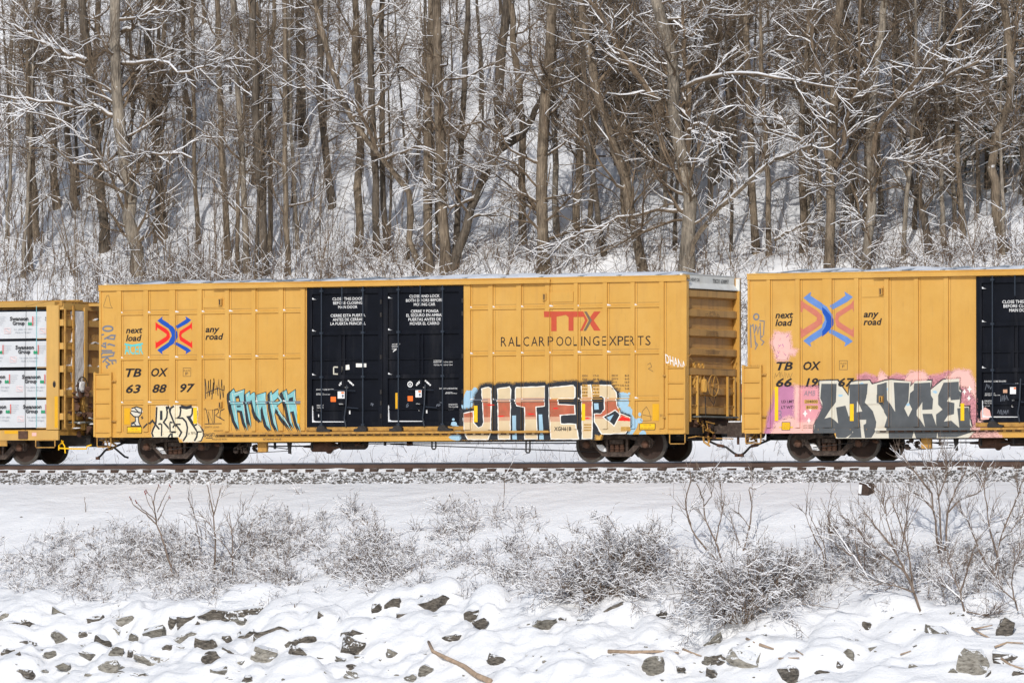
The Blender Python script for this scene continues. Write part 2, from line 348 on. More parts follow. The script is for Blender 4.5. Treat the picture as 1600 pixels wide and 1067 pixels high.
def bank_h(x, y):
    z = base_h(x, y)
    x = np.asarray(x, float); y = np.asarray(y, float)
    amp = np.clip((-y-9.1)/1.2, 0, 1)
    z = z+amp*(.22*fbm(x/1.2, y/.6, 21, 2)+.13*fbm(x/.42, y/.24, 22, 4))+.02*fbm(x/.6, y/.4, 23)
    add = np.zeros_like(z)
    shp = z.shape; zf = add.ravel(); xf = np.broadcast_to(x, shp).ravel(); yf = np.broadcast_to(y, shp).ravel()
    for (mx, my, sx, sy, hh) in mounds:
        sel = np.nonzero((np.abs(xf-mx) < sx*1.05) & (np.abs(yf-my) < sy*1.05))[0]
        if len(sel) == 0: continue
        px_ = (xf[sel]-mx)/sx; py_ = (yf[sel]-my)/sy; wv = 1+.45*fbm(xf[sel]/.45+mx*3, yf[sel]/.3, 77, 3)
        r = (np.abs(px_)**2.3+np.abs(py_+.25*px_*math.sin(mx*7))**2.3)*wv
        zf[sel] = np.maximum(zf[sel], hh*(.85+.35*px_*math.cos(mx*5))*np.clip(1-r, 0, 1)**.6)
    return z+zf.reshape(shp)
xs_f = [-400, -120, -60, -40]+dens(-30, 14, .075)+dens(14, 20, .2)+[24, 40, 80, 160, 400]
ys_f = [-400, -180, -80, -40, -28, -22, -18.5]+dens(-16.8, -8.8, .065)+dens(-8.8, -2.6, .12)+[-2.6, -2.4]
sheet('snow_bank', xs_f, ys_f, bank_h, 'snow')
sheet('track_bed', [-400, -60]+dens(-30, 24, .25)+[60, 400], [-2.45, -2.2, -1.9, -1.6, -1.36, -1.30, -1.15, -1.0, -.86, -.6, 0, 1.6, 1.9, 2.2, 2.65], lambda x, y: base_h(x, y)-.008+.03*fbm(x/.4, y/.4, 5)*(np.abs(y) < 2.4)+np.where((y > -1.33) & (y < -.8), .085+.035*fbm(x/.3, y, 9, 2), 0), 'bed_snow')
sheet('hillside', [-400, -160, -100, -75]+dens(-62, 28, .3)+[40, 80, 160, 400], [2.6, 3, 3.6]+dens(4, 46, .3)+[50, 60, 80, 120, 200, 400], lambda x, y: base_h(x, y)-.012, 'hill_snow')

# ------------------------------------------------------------------ track: rails, ties, ballast
trk = thing('railway_track', (0, 0, -.2), 'single railway track with brown rails and half buried ties under the train', 'railway track')
RP = [(-.075,-.178),(.075,-.178),(.075,-.165),(.012,-.145),(.010,-.045),(.037,-.036),(.037,-.004),(.03,0),(-.03,0),(-.037,-.004),(-.037,-.036),(-.010,-.045),(-.012,-.145),(-.075,-.165)]
for sy in (-.755, .755):
    m = MB(); m.prism([(p[0]+sy, p[1]) for p in RP], -60, 45, axis='x'); o = m.build('rail', ['rail_side', 'rail_head'], trk)
    for p in o.data.polygons:
        if p.center.z - .2 > -.037: p.material_index = 1
mt = MB().box(-.11, .11, -1.40, 1.33, -.36, -.188); t0 = mt.build('tie', 'tie_wood', trk)
first = True; k = 0
X = -22.5
while X < 20:
    c = t0 if first else t0.copy()
    if not first: C.objects.link(c); c.parent = trk
    first = False
    c.location = (X+rs.uniform(-.04, .04), rs.uniform(-.06, .06), rs.uniform(-.012, .022)); c.rotation_euler.z = rs.uniform(-.015, .015); X += .52
def rock_mesh(rng, n=14, sx=1, sy=1, sz=1, flat=0.):
    bm = bmesh.new()
    for i in range(n):
        v = Vector((rng.gauss(0, 1), rng.gauss(0, 1), rng.gauss(0, 1))).normalized()*rng.uniform(.75, 1.1)
        v = Vector((max(-.72, min(.72, v.x)), max(-.75, min(.75, v.y)), max(-.6, min(.6, v.z))))
        v = Vector((v.x*sx, v.y*sy, v.z*sz)); bm.verts.new(v)
    r = bmesh.ops.convex_hull(bm, input=bm.verts)
    bmesh.ops.delete(bm, geom=list(set([g for g in r['geom_interior']+r['geom_unused'] if isinstance(g, bmesh.types.BMVert)])), context='VERTS')
    bmesh.ops.recalc_face_normals(bm, faces=bm.faces)
    bm.verts.index_update(); V = [tuple(v.co) for v in bm.verts]; F = [tuple(v.index for v in f.verts) for f in bm.faces]; bm.free(); return V, F
def rough(V, F, amp, seed):
    bm = bmesh.new(); vs = [bm.verts.new(v) for v in V]
    for f in F:
        try: bm.faces.new([vs[i] for i in f])
        except ValueError: pass
    bmesh.ops.subdivide_edges(bm, edges=bm.edges, cuts=2, use_grid_fill=True)
    bmesh.ops.triangulate(bm, faces=bm.faces)
    from mathutils import noise
    for v in bm.verts:
        q = v.co*(1.1/max(amp, .01)*.22)+Vector((seed*3.7, 0, 0)); q.z *= 1.8
        v.co += Vector((noise.noise(q), noise.noise(q+Vector((9, 0, 0))), noise.noise(q+Vector((0, 9, 0)))))*amp
    bm.verts.index_update(); V = [tuple(v.co) for v in bm.verts]; F = [tuple(v.index for v in f.verts) for f in bm.faces]; bm.free(); return V, F
st = [rock_mesh(rs, 8, 1, 1, .8) for i in range(10)]
Vs = []; Fs = []; mi = []; nb = 0
def scatter_stones(count, ya, yb, smin, smax, zoff):
    global nb
    for i in range(count):
        V, F = st[rs.randrange(10)]; s = rs.uniform(smin, smax); x = rs.uniform(-23, 20); y = rs.uniform(ya, yb)
        z = float(np.interp(y, PY, PZ))+zoff+rs.uniform(-.5, .5)*s
        q = rs.uniform(0, 6.28); cq, sq = math.cos(q)*s, math.sin(q)*s
        Vs.extend([(x+v[0]*cq-v[1]*sq, y+v[0]*sq+v[1]*cq, z+v[2]*s) for v in V])
        Fs.extend([tuple(nb+j for j in f) for f in F]); snowy = rs.random() < .27; mi.extend([1 if snowy else 0]*len(F)); nb += len(V)
scatter_stones(12000, -2.85, -1.72, .03, .066, .0)
scatter_stones(1200, -.68, 1.4, .03, .05, -.03)
o = link_mesh('ballast', Vs, Fs, ['ballast_stone', 'bed_snow'], kind='stuff', mi=mi); o['label'] = 'grey ballast stones mixed with snow along the near rail'

# ------------------------------------------------------------------ decals (paint and print lying on the car side's real relief)
def clip_poly(p, ax_, val, keep_less):
    out = []
    n = len(p)
    for i in range(n):
        a = p[i]; b = p[(i+1) % n]; da = a[ax_]-val; db = b[ax_]-val
        ina = da <= 0 if keep_less else da >= 0; inb = db <= 0 if keep_less else db >= 0
        if ina: out.append(a)
        if ina != inb:
            t = da/(da-db); out.append((a[0]+(b[0]-a[0])*t, a[1]+(b[1]-a[1])*t))
    return out
def clip_rect(p, r):
    for a, v, l in ((0, r[1], True), (0, r[0], False), (1, r[3], True), (1, r[2], False)):
        p = clip_poly(p, a, v, l)
        if len(p) < 3: return []
    return p
class Decal:
    def __init__(s, facets, sides=False): s.sides = sides; s.fac = facets; s.V = []; s.F = []; s.mi = []; s.mats = []; s.k = 0
    def put(s, polys, m, layer, clip=None):
        if m not in s.mats: s.mats.append(m)
        mi = s.mats.index(m); s.k += 1; off = layer*.0014+(s.k % 24)*.00005+.0012
        for p in polys:
            if clip: p = clip_rect(p, clip)
            if len(p) < 3: continue
            x0 = min(a[0] for a in p); x1 = max(a[0] for a in p); z0 = min(a[1] for a in p); z1 = max(a[1] for a in p)
            for f in s.fac:
                if f[0] >= x1 or f[1] <= x0 or f[2] >= z1 or f[3] <= z0: continue
                if f[4] == 'side' and not s.sides: continue
                q = clip_rect(p, f[:4])
                if len(q) < 3: continue
                a = sum(q[i][0]*q[(i+1) % len(q)][1]-q[(i+1) % len(q)][0]*q[i][1] for i in range(len(q)))
                if abs(a) < 1e-7: continue
                if a < 0: q = q[::-1]
                b = len(s.V); s.V += [(c[0], f[4]-off, c[1]) for c in q] if f[4] != 'side' else [(f[5]+off, YP+(c[0]-f[5]), c[1]) for c in q]; s.F.append(tuple(range(b, b+len(q)))); s.mi.append(mi)
    def poly(s, pts, m, layer, clip=None, px=True):
        P = [xz(*p) for p in pts] if px else pts
        tr = tessellate_polygon([[Vector((p[0], p[1], 0)) for p in P]])
        s.put([[P[i] for i in t] for t in tr], m, layer, clip)
    def stroke(s, pts, w_, m, layer, px=True, clip=None):
        P = [Vector(xz(*p)) for p in pts] if px else [Vector(p) for p in pts]
        Lf = []; Rt = []
        for i, p in enumerate(P):
            d0 = (p-P[i-1]) if i > 0 else (P[1]-p); d1 = (P[i+1]-p) if i < len(P)-1 else d0
            if d0.length < 1e-6: d0 = d1
            if d1.length < 1e-6: d1 = d0
            d0 = d0.normalized(); d1 = d1.normalized(); n = Vector((-(d0+d1).y, (d0+d1).x))
            if n.length < .2: n = Vector((-d0.y, d0.x))
            n.normalize(); c = max(.45, abs(n.dot(Vector((-d1.y, d1.x))))); n = n*(w_/2/c)
            Lf.append(tuple(p+n)); Rt.append(tuple(p-n))
        s.put([[Lf[i], Lf[i+1], Rt[i+1], Rt[i]] for i in range(len(P)-1)], m, layer, clip)
    def text(s, t, u0, u1, vb, cap, m, layer=3, shear=0., bold=0., px=True, Y=-1.6, clip=None, xform=None):
        """u0,u1: left/right pixel; vb: baseline pixel; cap: capital height in px"""
        cu = bpy.data.curves.new('t', 'FONT'); cu.body = t; cu.size = 1; cu.shear = shear; cu.offset = bold; cu.resolution_u = 2; cu.fill_mode = 'FRONT'
        ob = bpy.data.objects.new('t', cu); me = bpy.data.meshes.new_from_object(ob)
        V = [(v.co.x, v.co.y) for v in me.vertices]; F = [tuple(p.vertices) for p in me.polygons]
        bpy.data.objects.remove(ob); bpy.data.curves.remove(cu); bpy.data.meshes.remove(me)
        if not V: return
        a = min(v[0] for v in V); b = max(v[0] for v in V)
        if px:
            x0, z0 = xz(u0, vb, Y); x1, _ = xz(u1, vb, Y); _, z1 = xz(u0, vb-cap, Y)
        else: x0, x1, z0, z1 = u0, u1, vb, vb+cap
        sx = (x1-x0)/max(b-a, 1e-6); sz = (z1-z0)/.70
        W = [(x0+(v[0]-a)*sx, z0+v[1]*sz) for v in V]
        if xform: W = [xform(q) for q in W]
        s.put([[W[i] for i in f] for f in F], m, layer, clip)
    def fog(s, pts, m, layer, steps=4, d=1.2, px=True):
        for k in range(steps, 0, -1): s.poly(inset(pts, -d*k), m+str(min(3, int(4*(k-1)/steps))), layer+.1*(steps-k), px=px)
    def build(s, name, parent, label=None):
        if not s.F: return
        o = link_mesh(name, s.V, s.F, s.mats, parent, mi=s.mi)
        if label: o['label'] = label
        return o
def wob(pts, amp=1., step=6., seed=1):
    r = random.Random(seed); out = []
    n = len(pts)
    for i in range(n):
        a = pts[i]; b = pts[(i+1) % n]; d = math.dist(a, b); k = max(1, int(d/step))
        for j in range(k):
            t = j/k; out.append((a[0]+(b[0]-a[0])*t+r.uniform(-amp, amp), a[1]+(b[1]-a[1])*t+r.uniform(-amp, amp)))
    return out
def inset(P, d):
    n = len(P); a = sum(P[i][0]*P[(i+1) % n][1]-P[(i+1) % n][0]*P[i][1] for i in range(n)); sg = 1 if a > 0 else -1; out = []
    for i in range(n):
        p = Vector(P[i]); e0 = (p-Vector(P[i-1])).normalized(); e1 = (Vector(P[(i+1) % n])-p).normalized()
        n0 = Vector((-e0.y, e0.x))*sg; n1 = Vector((-e1.y, e1.x))*sg; b = n0+n1
        if b.length < .3: b = n0
        b.normalize(); c = max(.5, b.dot(n0)); out.append(tuple(p+b*d/c))
    return out
def ell(cx, cy, rx, ry, n=14, amp=0, seed=0):
    r = random.Random(seed); return [(cx+rx*math.cos(6.2832*i/n)*(1+r.uniform(-amp, amp)), cy+ry*math.sin(6.2832*i/n)*(1+r.uniform(-amp, amp))) for i in range(n)]

# ------------------------------------------------------------------ truck (bogie)
def make_truck(parent, cx, wheels=True, broken=0):
    t = bpy.data.objects.new('truck', None); C.objects.link(t); t.parent = parent; t.location = Vector((cx, 0, 0))-wloc(parent)
    for a in (-.889, .889):
        for s in (-1, 1):
            m = MB(); y = s*.72
            prof = [(0, .05), (0, .13), (-.035, .17), (-.01, .34), (-.05, .385), (-.055, .455), (.045, .457), (.052, .47), (.075, .485), (.085, .40), (.06, .36), (.06, .05)]
            prof = [(s*-1*-p[0]*1., p[1]) for p in prof] if s < 0 else [(-p[0], p[1]) for p in prof]
            prof = [(p[0]*(1 if s < 0 else 1), p[1]) for p in prof]
            m.lathe([(p[0]-(.0), p[1]) for p in prof], (cx+a, y, .457), n=40)
            o = m.build('wheel', ['wheel_face', 'wheel_rim'], t, smooth=True)
            for p in o.data.polygons:
                c = p.center; q = Vector((c.x, c.y, c.z))+wloc(t); r = math.hypot(q.x-cx-a, q.z-.457)
                if r > .40: p.material_index = 1
                p.use_smooth = True
            with_sharp(o)
        MB().lathe([(-1.0, .075), (1.0, .075)], (cx+a, 0, .457), n=12).build('axle', 'black_steel', t, smooth=True)
    for s in (-1, 1):
        y0, y1 = s*.93, s*1.06; m = MB()
        def bar(a, b, th, yy0=y0, yy1=y1):
            a = Vector(a); b = Vector(b); d = (b-a).normalized(); n = Vector((-d.y, d.x))*th/2
            m.prism([tuple(Vector((cx, 0))+q) for q in (a+n, b+n, b-n, a-n)], yy0, yy1)
        m.prism([(cx+x, z) for x, z in ((-1.12,.56),(-.98,.68),(-.5,.745),(.5,.745),(.98,.68),(1.12,.56),(1.1,.44),(.70,.44),(.62,.55),(.40,.60),(-.40,.60),(-.62,.55),(-.70,.44),(-1.1,.44))], y0, y1)
        m.prism([(cx+x, z) for x, z in ((-.40,.13),(.40,.13),(.80,.50),(.70,.60),(.32,.24),(-.32,.24),(-.70,.60),(-.80,.50))], y0-.002*s, y1+.012*s)
        bar((-.30, .2), (-.30, .62), .07, y0+s*.002, y1-s*.02); bar((.30, .2), (.30, .62), .07, y0+s*.002, y1-s*.02)
        m.build('side_frame', 'steel_brown', t)
        for a in (-.889, .889):
            MB().lathe([(0, .10), (.10, .105), (.15, .095), (.17, .05)] if s > 0 else [(-.17, .05), (-.15, .095), (-.10, .105), (0, .10)], (cx+a, s*1.0, .457), n=16).build('journal_cap', 'rust', t, smooth=False)
            MB().prism([(cx+a-.17, .44), (cx+a-.13, .60), (cx+a+.13, .60), (cx+a+.17, .44), (cx+a+.11, .36), (cx+a+.10, .45), (cx+a-.10, .45), (cx+a-.11, .36)], s*.94, s*1.09).build('bearing_adapter', 'steel_brown', t)
        m = MB()
        for i in (-1, 0, 1):
            for j in range(5):
                m.lathe([(0, .05), (.008, .066), (.028, .066), (.036, .05)], (cx+i*.15, s*1.02, .255+j*.043), axis='z', n=12)
        m.build('spring_nest', 'rust', t, smooth=False)
        MB().box(cx-.29, cx+.29, s*.70, s*1.085, .222, .252).build('spring_seat', 'steel_brown', t)
        MB().box(cx-.20, cx+.20, s*.4, s*1.09, .47, .585).build('bolster_end', 'steel_brown', t)
        # snow lying on the frame
        m = MB(); V, F = rock_mesh(random.Random(int(cx*10)+s), 26, .20, .05, .05); m.add([(cx+v[0], s*1.05+v[1], .485+v[2]*.5) for v in V], F)
        V, F = rock_mesh(random.Random(int(cx*7)+3), 26, .16, .05, .16)
        m.add([(cx-.44+v[0]-v[2]*.7, s*1.065+v[1]*.5, .36+v[2]) for v in V], F)
        m.build('snow_crust', 'snow', t, smooth=True)
    MB().box(cx-.18, cx+.18, -.95, .95, .30, .55).build('bolster', 'black_steel', t)
    m = MB(); m.box(cx-.95, cx+.95, -.5, -.42, .36, .46); m.box(cx-.95, cx+.95, .42, .5, .36, .46); m.build('brake_beam', 'black_steel', t)
    return t
def with_sharp(o):
    me = o.data
    try: me.set_sharp_from_angle(angle=math.radians(35))
    except Exception: pass

def pipe_u(m, x0, x1, y, z0, z1, r=.014):
    m.tube([(x0, y, z1), (x0, y, z0+.03), (x0+.02, y, z0), (x1-.02, y, z0), (x1, y, z0+.03), (x1, y, z1)], r, 6)

YP, YB, YF, YT = -1.60, -1.552, -1.558, -1.618     # post face, panel face, weld flange, top chord
ZT, ZC, ZPB, ZN, ZS = 4.945, 4.785, .87, .72, .575

# ------------------------------------------------------------------ coupler and brake end gear of a boxcar
def make_end(car, xe, sgn, snow=False):
    """end wall facing sgn*X; xe = extreme face of corner posts"""
    xi = xe-sgn*.20
    end = bpy.data.objects.new('end_wall', None)
    m = MB(); m.box(xi-sgn*.03, xi, -1.5, 1.5, .9, 4.62); e = m.build('end_wall', 'tan_end', car)
    z = 4.36; i = 0
    while z > .95:
        m = MB(); m.prism([(xi, z-.02), (xi+sgn*.13, z+.03), (xi+sgn*.13, z+.20), (xi+sgn*.02, z+.235), (xi, z+.235)], -1.5, 1.5)
        m.build('end_rib', 'tan_end', e); z -= .52
    m = MB(); m.prism([(xi-sgn*.02, 4.65), (xi+sgn*.16, 4.60), (xi+sgn*.16, 4.62), (xi+sgn*.05, 4.76), (xi+sgn*.05, 4.96), (xi+sgn*.07, 4.985), (xi-sgn*.02, 5.0)], -1.55, 1.5); m.build('end_cap', 'white_paint', car, 'white painted top band of the car end')
    MB().box(xe-sgn*.11, xe, 1.50, 1.58, .72, 4.60).build('corner_post', 'yellow', car)
    MB().box(xe-sgn*.11, xe, 1.502, 1.578, 4.602, 4.93).build('corner_post_cap', 'white_paint', car)
    MB().box(xi-sgn*.05, xe-sgn*.02, -1.5, 1.5, .72, .90).build('end_sill', 'black_steel', car)
    # crossover platform
    m = MB(); m.box(xi+sgn*.02, xe+sgn*.16, -1.05, 1.15, 1.17, 1.20)
    for k in range(9): m.box(xi+sgn*(.04+.035*k), xi+sgn*(.05+.035*k), -1.05, 1.15, 1.20, 1.215)
    m.build('end_platform', 'grate', car)
    # ladders of the end, each with two stiles and rungs
    for (ya, yb, zt) in ((-1.32, -.90, 2.28), (.86, 1.26, 2.28)):
        m = MB()
        for y in (ya, yb): m.box(xe-sgn*.06, xe+sgn*.0, y-.025, y+.025, 1.05 if ya < 0 else 1.2, zt)
        l = m.build('end_ladder', 'yellow', car)
        for k in range(4): MB().tube([(xe-sgn*.03, ya, 1.12+k*.37), (xe-sgn*.03, yb, 1.12+k*.37)], .012, 6).build('rung', 'yellow_rust', l)
    # brake wheel, housing and chain
    bw = MB(); cx, cy, cz = xe+sgn*.10, -.22, 2.02; R = .29
    pts = [(cx, cy+R*math.cos(q), cz+R*math.sin(q)) for q in np.linspace(0, 2*math.pi, 25)]
    bw.tube(pts, .016, 6, cap=False)
    for k in range(6):
        q = k*math.pi/3+.2; bw.tube([(cx-sgn*.03, cy, cz), (cx, cy+R*math.cos(q), cz+R*math.sin(q))], .016, 5)
    bw.lathe([(-.05, .05), (.03, .05)], (cx, cy, cz), axis='x', n=10)
    b = bw.build('brake_wheel', 'yellow_rust', car)
    m = MB(); V, F = rock_mesh(random.Random(3), 40, .11, .19, .30); m.add([(xe-sgn*.02+v[0], -.50+v[1]*.7, 2.02+v[2]) for v in V], F)
    m.build('brake_housing', 'yellow', car)
    m = MB()
    for y in (-.86, -.56, -.36): m.box(xi+sgn*.02, xi+sgn*.10, y-.03, y+.03, 1.75, 2.62)
    m.build('brake_bracket', 'yellow', car)
    m = MB(); m.tube([(xe-sgn*.03, -.45, 1.75), (xe-sgn*.02, -.44, 1.0), (xe-sgn*.05, -.4, .7)], .014, 5)
    m.tube([(xe+sgn*.06, -.42, 1.72), (xe+sgn*.1, -.2, 1.5), (xe+sgn*.06, 0, 1.75)], .01, 5); m.build('brake_chain', 'black_steel', car)
    m = MB(); m.tube([(xe-sgn*.02, -1.45, 2.78), (xe+sgn*.03, -1.40, 2.84), (xe+sgn*.03, 1.2, 2.84), (xe-sgn*.02, 1.3, 2.78)], .014, 6)
    m.tube([(xe-sgn*.02, -1.42, 2.76), (xe+sgn*.02, -1.15, 2.64), (xe+sgn*.02, .95, 2.62), (xe-sgn*.02, 1.2, 2.74)], .010, 6); m.build('grab_iron', 'yellow_rust', car)
    # coupler
    cp = MB(); cp.box(xi-sgn*.6, xi+sgn*.85, -.13, .10, .74, .95); c = cp.build('coupler', 'steel_brown', car)
    m = MB(); m.prism([(xi+sgn*.72, -.22), (xi+sgn*1.03, -.22), (xi+sgn*1.13, -.10), (xi+sgn*1.13, .02), (xi+sgn*1.0, .1), (xi+sgn*1.06, .22), (xi+sgn*.8, .22)], .58, 1.08, axis='z') if False else None
    m = MB(); V = []
    head = [(.70, -.20), (.98, -.22), (1.13, -.13), (1.13, .0), (1.0, .08), (1.08, .20), (.78, .22)]
    hb = [(xi+sgn*p[0], p[1]) for p in head]; n = len(hb)
    m.add([(p[0], p[1], .64) for p in hb]+[(p[0], p[1], 1.04) for p in hb], [tuple(range(n)), tuple(range(2*n-1, n-1, -1))]+[(i, (i+1) % n, n+(i+1) % n, n+i) for i in range(n)])
    m.build('coupler_head', 'steel_brown', c)
    m = MB(); m.tube([(xi+sgn*.98, -.1, .45), (xi+sgn*.98, -.1, 1.1)], .035, 8); m.build('knuckle_pin', 'rust', c)
    m = MB(); m.box(xi+sgn*.74, xi+sgn*1.1, -.2, .18, 1.042, 1.075); m.build('snow_cap', 'snow', c)
    m = MB(); m.box(xi+sgn*.02, xi+sgn*.30, -.30, .26, .66, .735); m.box(xi+sgn*.02, xi+sgn*.30, -.30, -.2, .735, 1.0); m.box(xi+sgn*.02, xi+sgn*.30, .16, .26, .735, 1.0); m.build('striker', 'steel_brown', car)
    # uncoupling lever, pipes and air hose
    m = MB(); m.tube([(xe-sgn*.05, -1.40, .62), (xe+sgn*.15, -1.30, .66), (xe+sgn*.15, -.4, .62), (xi+sgn*.9, -.22, .60)], .013, 6); m.build('uncoupling_lever', 'yellow_rust', car)
    m = MB(); r2 = random.Random(int(xe))
    for k in range(9):
        y = r2.uniform(-1.2, -.45); x = xe+sgn*r2.uniform(-.05, .25); z = r2.uniform(.62, 1.1)
        m.tube([(x, y, z), (x+r2.uniform(-.1, .1), y+r2.uniform(-.15, .15), z+r2.uniform(-.3, .12)), (x+r2.uniform(-.15, .15), y+r2.uniform(.05, .3), z-r2.uniform(0, .25))], r2.uniform(.012, .03), 6)
    m.build('brake_rigging', 'yellow_rust', car)
    m = MB()
    for k in range(14):
        V, F = rock_mesh(r2, 10, r2.uniform(.05, .14), r2.uniform(.05, .14), r2.uniform(.05, .14)); x, y, z = xe+sgn*r2.uniform(-.12, .2), r2.uniform(-1.1, -.3), r2.uniform(.62, 1.12); m.add([(x+v[0], y+v[1], z+v[2]) for v in V], F)
    m.build('brake_valve_cluster', 'rust', car, kind='stuff')
    MB().box(xi-sgn*.02, xi+sgn*.06, -1.3, 1.2, .86, 1.15).build('end_lower_plate', 'rust', car)
    m = MB(); hx = xe+sgn*.75
    m.tube([(xi+sgn*.1, -.36, .60), (xi+sgn*.45, -.40, .46), (xe+sgn*.35, -.40, .43), (xe+sgn*.55, -.36, .38), (xe+sgn*.75, -.30, .22), (xe+sgn*.90, -.28, .15)], .030, 8); m.build('air_hose', 'rubber', car, smooth=True)
    m = MB(); m.tube([(xe+sgn*.30, -.40, .433), (xe+sgn*.5, -.38, .40)], .042, 8); m.box(xe+sgn*.84-.05, xe+sgn*.84+.05, -.33, -.25, .12, .2); m.build('hose_clamp', 'rust', car)

def make_boxcar(name, dx, posts, belts, label, xl=-11.45, xr=6.93):
    car = thing(name, (dx+(xl+xr)/2, 0, 0), label, 'freight car', 'yellow boxcars of the train')
    X0, X1 = dx+xl, dx+xr
    fac = []
    dl, dr = dx-4.73, dx+.14
    # core
    m = MB(); m.box(X0+.25, X1-.25, -1.50, 1.545, .865, 4.88); m.build('car_body', 'yellow', car); MB().box(X0+.02, X1-.22, -1.55, 1.55, 4.882, 4.94).build('roof_edge', 'roof_steel', car)
    # panels between posts
    edges = sorted(posts)
    xs_ = [X0+.03]+[(a+b)/2 for a, b in edges]+[X1-.03]
    for i in range(len(xs_)-1):
        a, b = xs_[i], xs_[i+1]
        segs = [(a, b)]
        if a < dl and b > dl: segs = [(a, dl)]
        elif a < dr and b > dr: segs = [(dr, b)]
        elif a >= dl and b <= dr: segs = []
        for (p, q) in segs:
            if q-p < .05: continue
            MB().box(p+.001, q-.001, -1.505, YB, ZPB-.03, ZC+.02).build('side_panel', 'yellow', car)
            fac.append((p, q, ZPB-.01, ZC, YB))
    for (a, b) in edges:
        m = MB(); m.box(a, b, -1.51, YP, ZPB, ZC+.01)
        m.box(a-.018, a, -1.51, YF, ZPB+.02, ZC); m.box(b, b+.055, -1.51, YF, ZPB+.02, ZC)
        po = m.build('side_post', 'yellow', car)
        for q_ in (a-.024, b+.001, b+.055): MB().box(q_, q_+(.005 if q_ < b+.01 else .007), -1.51, YF-.001 if q_ < b+.01 and q_ > a else YB-.001, ZPB+.02, ZC-.002).build('seam_shade', 'seam_shade', po)  # dark strips: seam dirt plus painted shade that deepens the post relief
        fac.append((a, b, ZPB, ZC, YP)); fac.append((a-.018, a, ZPB+.02, ZC, YF)); fac.append((b, b+.055, ZPB+.02, ZC, YF)); fac.append((b, b+.041, ZPB, ZC, 'side', b))
    # side belts
    for (a, b, z0, z1, mt_) in belts:
        m = MB(); m.prism([(YB, z0), (-1.594, z0+.012), (-1.594, z1-.028), (YB, z1)], a, b, axis='x')
        bo = m.build('side_rail', mt_, car, 'belt rail overpainted slate grey' if mt_ != 'yellow' else None); fac.append((a, b, z0+.012, z1-.028, -1.594))
        m = MB(); L = rs.uniform(.06, .16); m.prism([(a+.005, z1-.016), (a+.005, z1+.03), (a+L*.5, z1+.02), (a+L, z1-.016)], -1.590, -1.554); m.build('snow_bit', 'snow', bo)
        MB().box(a+.04, b-.04, YB-.004, -1.545, z1+.050, z1+.058).build('weld_line', 'faint_print', bo)
    # top chord
    m = MB(); m.box(X0, X1, -1.55, YT, ZC, ZT-.012); m.prism([(-1.40, ZC+.05), (YT-.012, ZT-.03), (YT-.012, ZT), (-1.40, ZT+.012)], X0-.004, X1+.004, axis='x'); m.build('top_chord', 'yellow', car)
    fac.append((X0, X1, ZC, ZT-.035, YT))
    MB().box(X0, X1, 1.55, 1.60, .72, ZT).build('far_side_wall', 'yellow', car)
    # corner posts of this side
    MB().box(X0, X0+.06, -1.5, -1.585, .72, ZC).build('corner_post', 'yellow', car)
    MB().box(X1-.16, X1, -1.45, -1.585, .72, ZC).build('corner_post', 'yellow', car)
    fac.append((X1-.16, X1, .72, ZC, -1.585))
    # side sill with shallow notch over each truck
    nl, nr = X0+2.60, X1-2.62
    m = MB(); m.prism([(X0+.002, ZPB-.012), (X0+.002, ZN), (nl-.06, ZN), (nl, ZS), (nr, ZS), (nr+.06, ZN), (X1-.002, ZN), (X1-.002, ZPB-.012)], -1.46, -1.562); m.build('side_sill', 'yellow', car)
    fac.append((X0, X1, ZN, ZPB-.012, -1.562)); fac.append((nl, nr, ZS, ZN, -1.562))
    MB().prism([(X0, .9), (X0, ZN), (nl-.06, ZN), (nl, ZS), (nr, ZS), (nr+.06, ZN), (X1, ZN), (X1, .9)], 1.50, 1.548).build('side_sill', 'yellow', car)
    m = MB()
    x = X0+.2
    while x < X1-.2:
        m.lathe([(0, .012), (-.008, .012), (-.014, .005)], (x, -1.562, ZPB-.06), n=6); x += .47
    m.build('rivet_row', 'yellow_rust', car, kind='stuff')
    # floor and centre sill
    MB().box(X0+.15, X1-.15, -1.45, 1.45, .80, .86).build('floor', 'black_steel', car)
    MB().box(X0-.1, X1+.1, -.30, .30, .56, .80).build('centre_sill', 'black_steel', car)
    m = MB()
    for x in np.arange(X0+.6, X1-.3, 1.45): m.box(x, x+.1, -1.44, 1.44, .66, .80)
    m.build('cross_bearers', 'black_steel', car)
    # door tracks
    tl, tr_ = dx-7.65, dx+2.80
    m = MB(); m.box(tl, tr_, -1.50, -1.69, .775, .81); m.box(tl, tr_, -1.668, -1.69, .81, .835); t = m.build('door_track', 'yellow_rust', car, 'lower track of the sliding doors')
    m = MB()
    x = tl+.1
    while x < tr_: m.box(x, x+.16, -1.562, -1.60, .735, .775); x += .26
    m.build('track_cleats', 'rust', car, kind='stuff')
    m = MB(); m.box(tl-.05, tr_+.05, YT-.002, -1.70, ZT-.085, ZT-.055); m.box(tl-.05, tr_+.05, -1.682, -1.70, ZT-.155, ZT-.085); m.build('door_hood', 'yellow', car, 'upper track hood above the doors')
    # door sill band (yellow, rusty) below the doors
    MB().box(dl-.05, dr+.05, -1.5, -1.60, .862, .965).build('door_sill', 'yellow_rust', car)
    # doors
    dm = dx-2.36
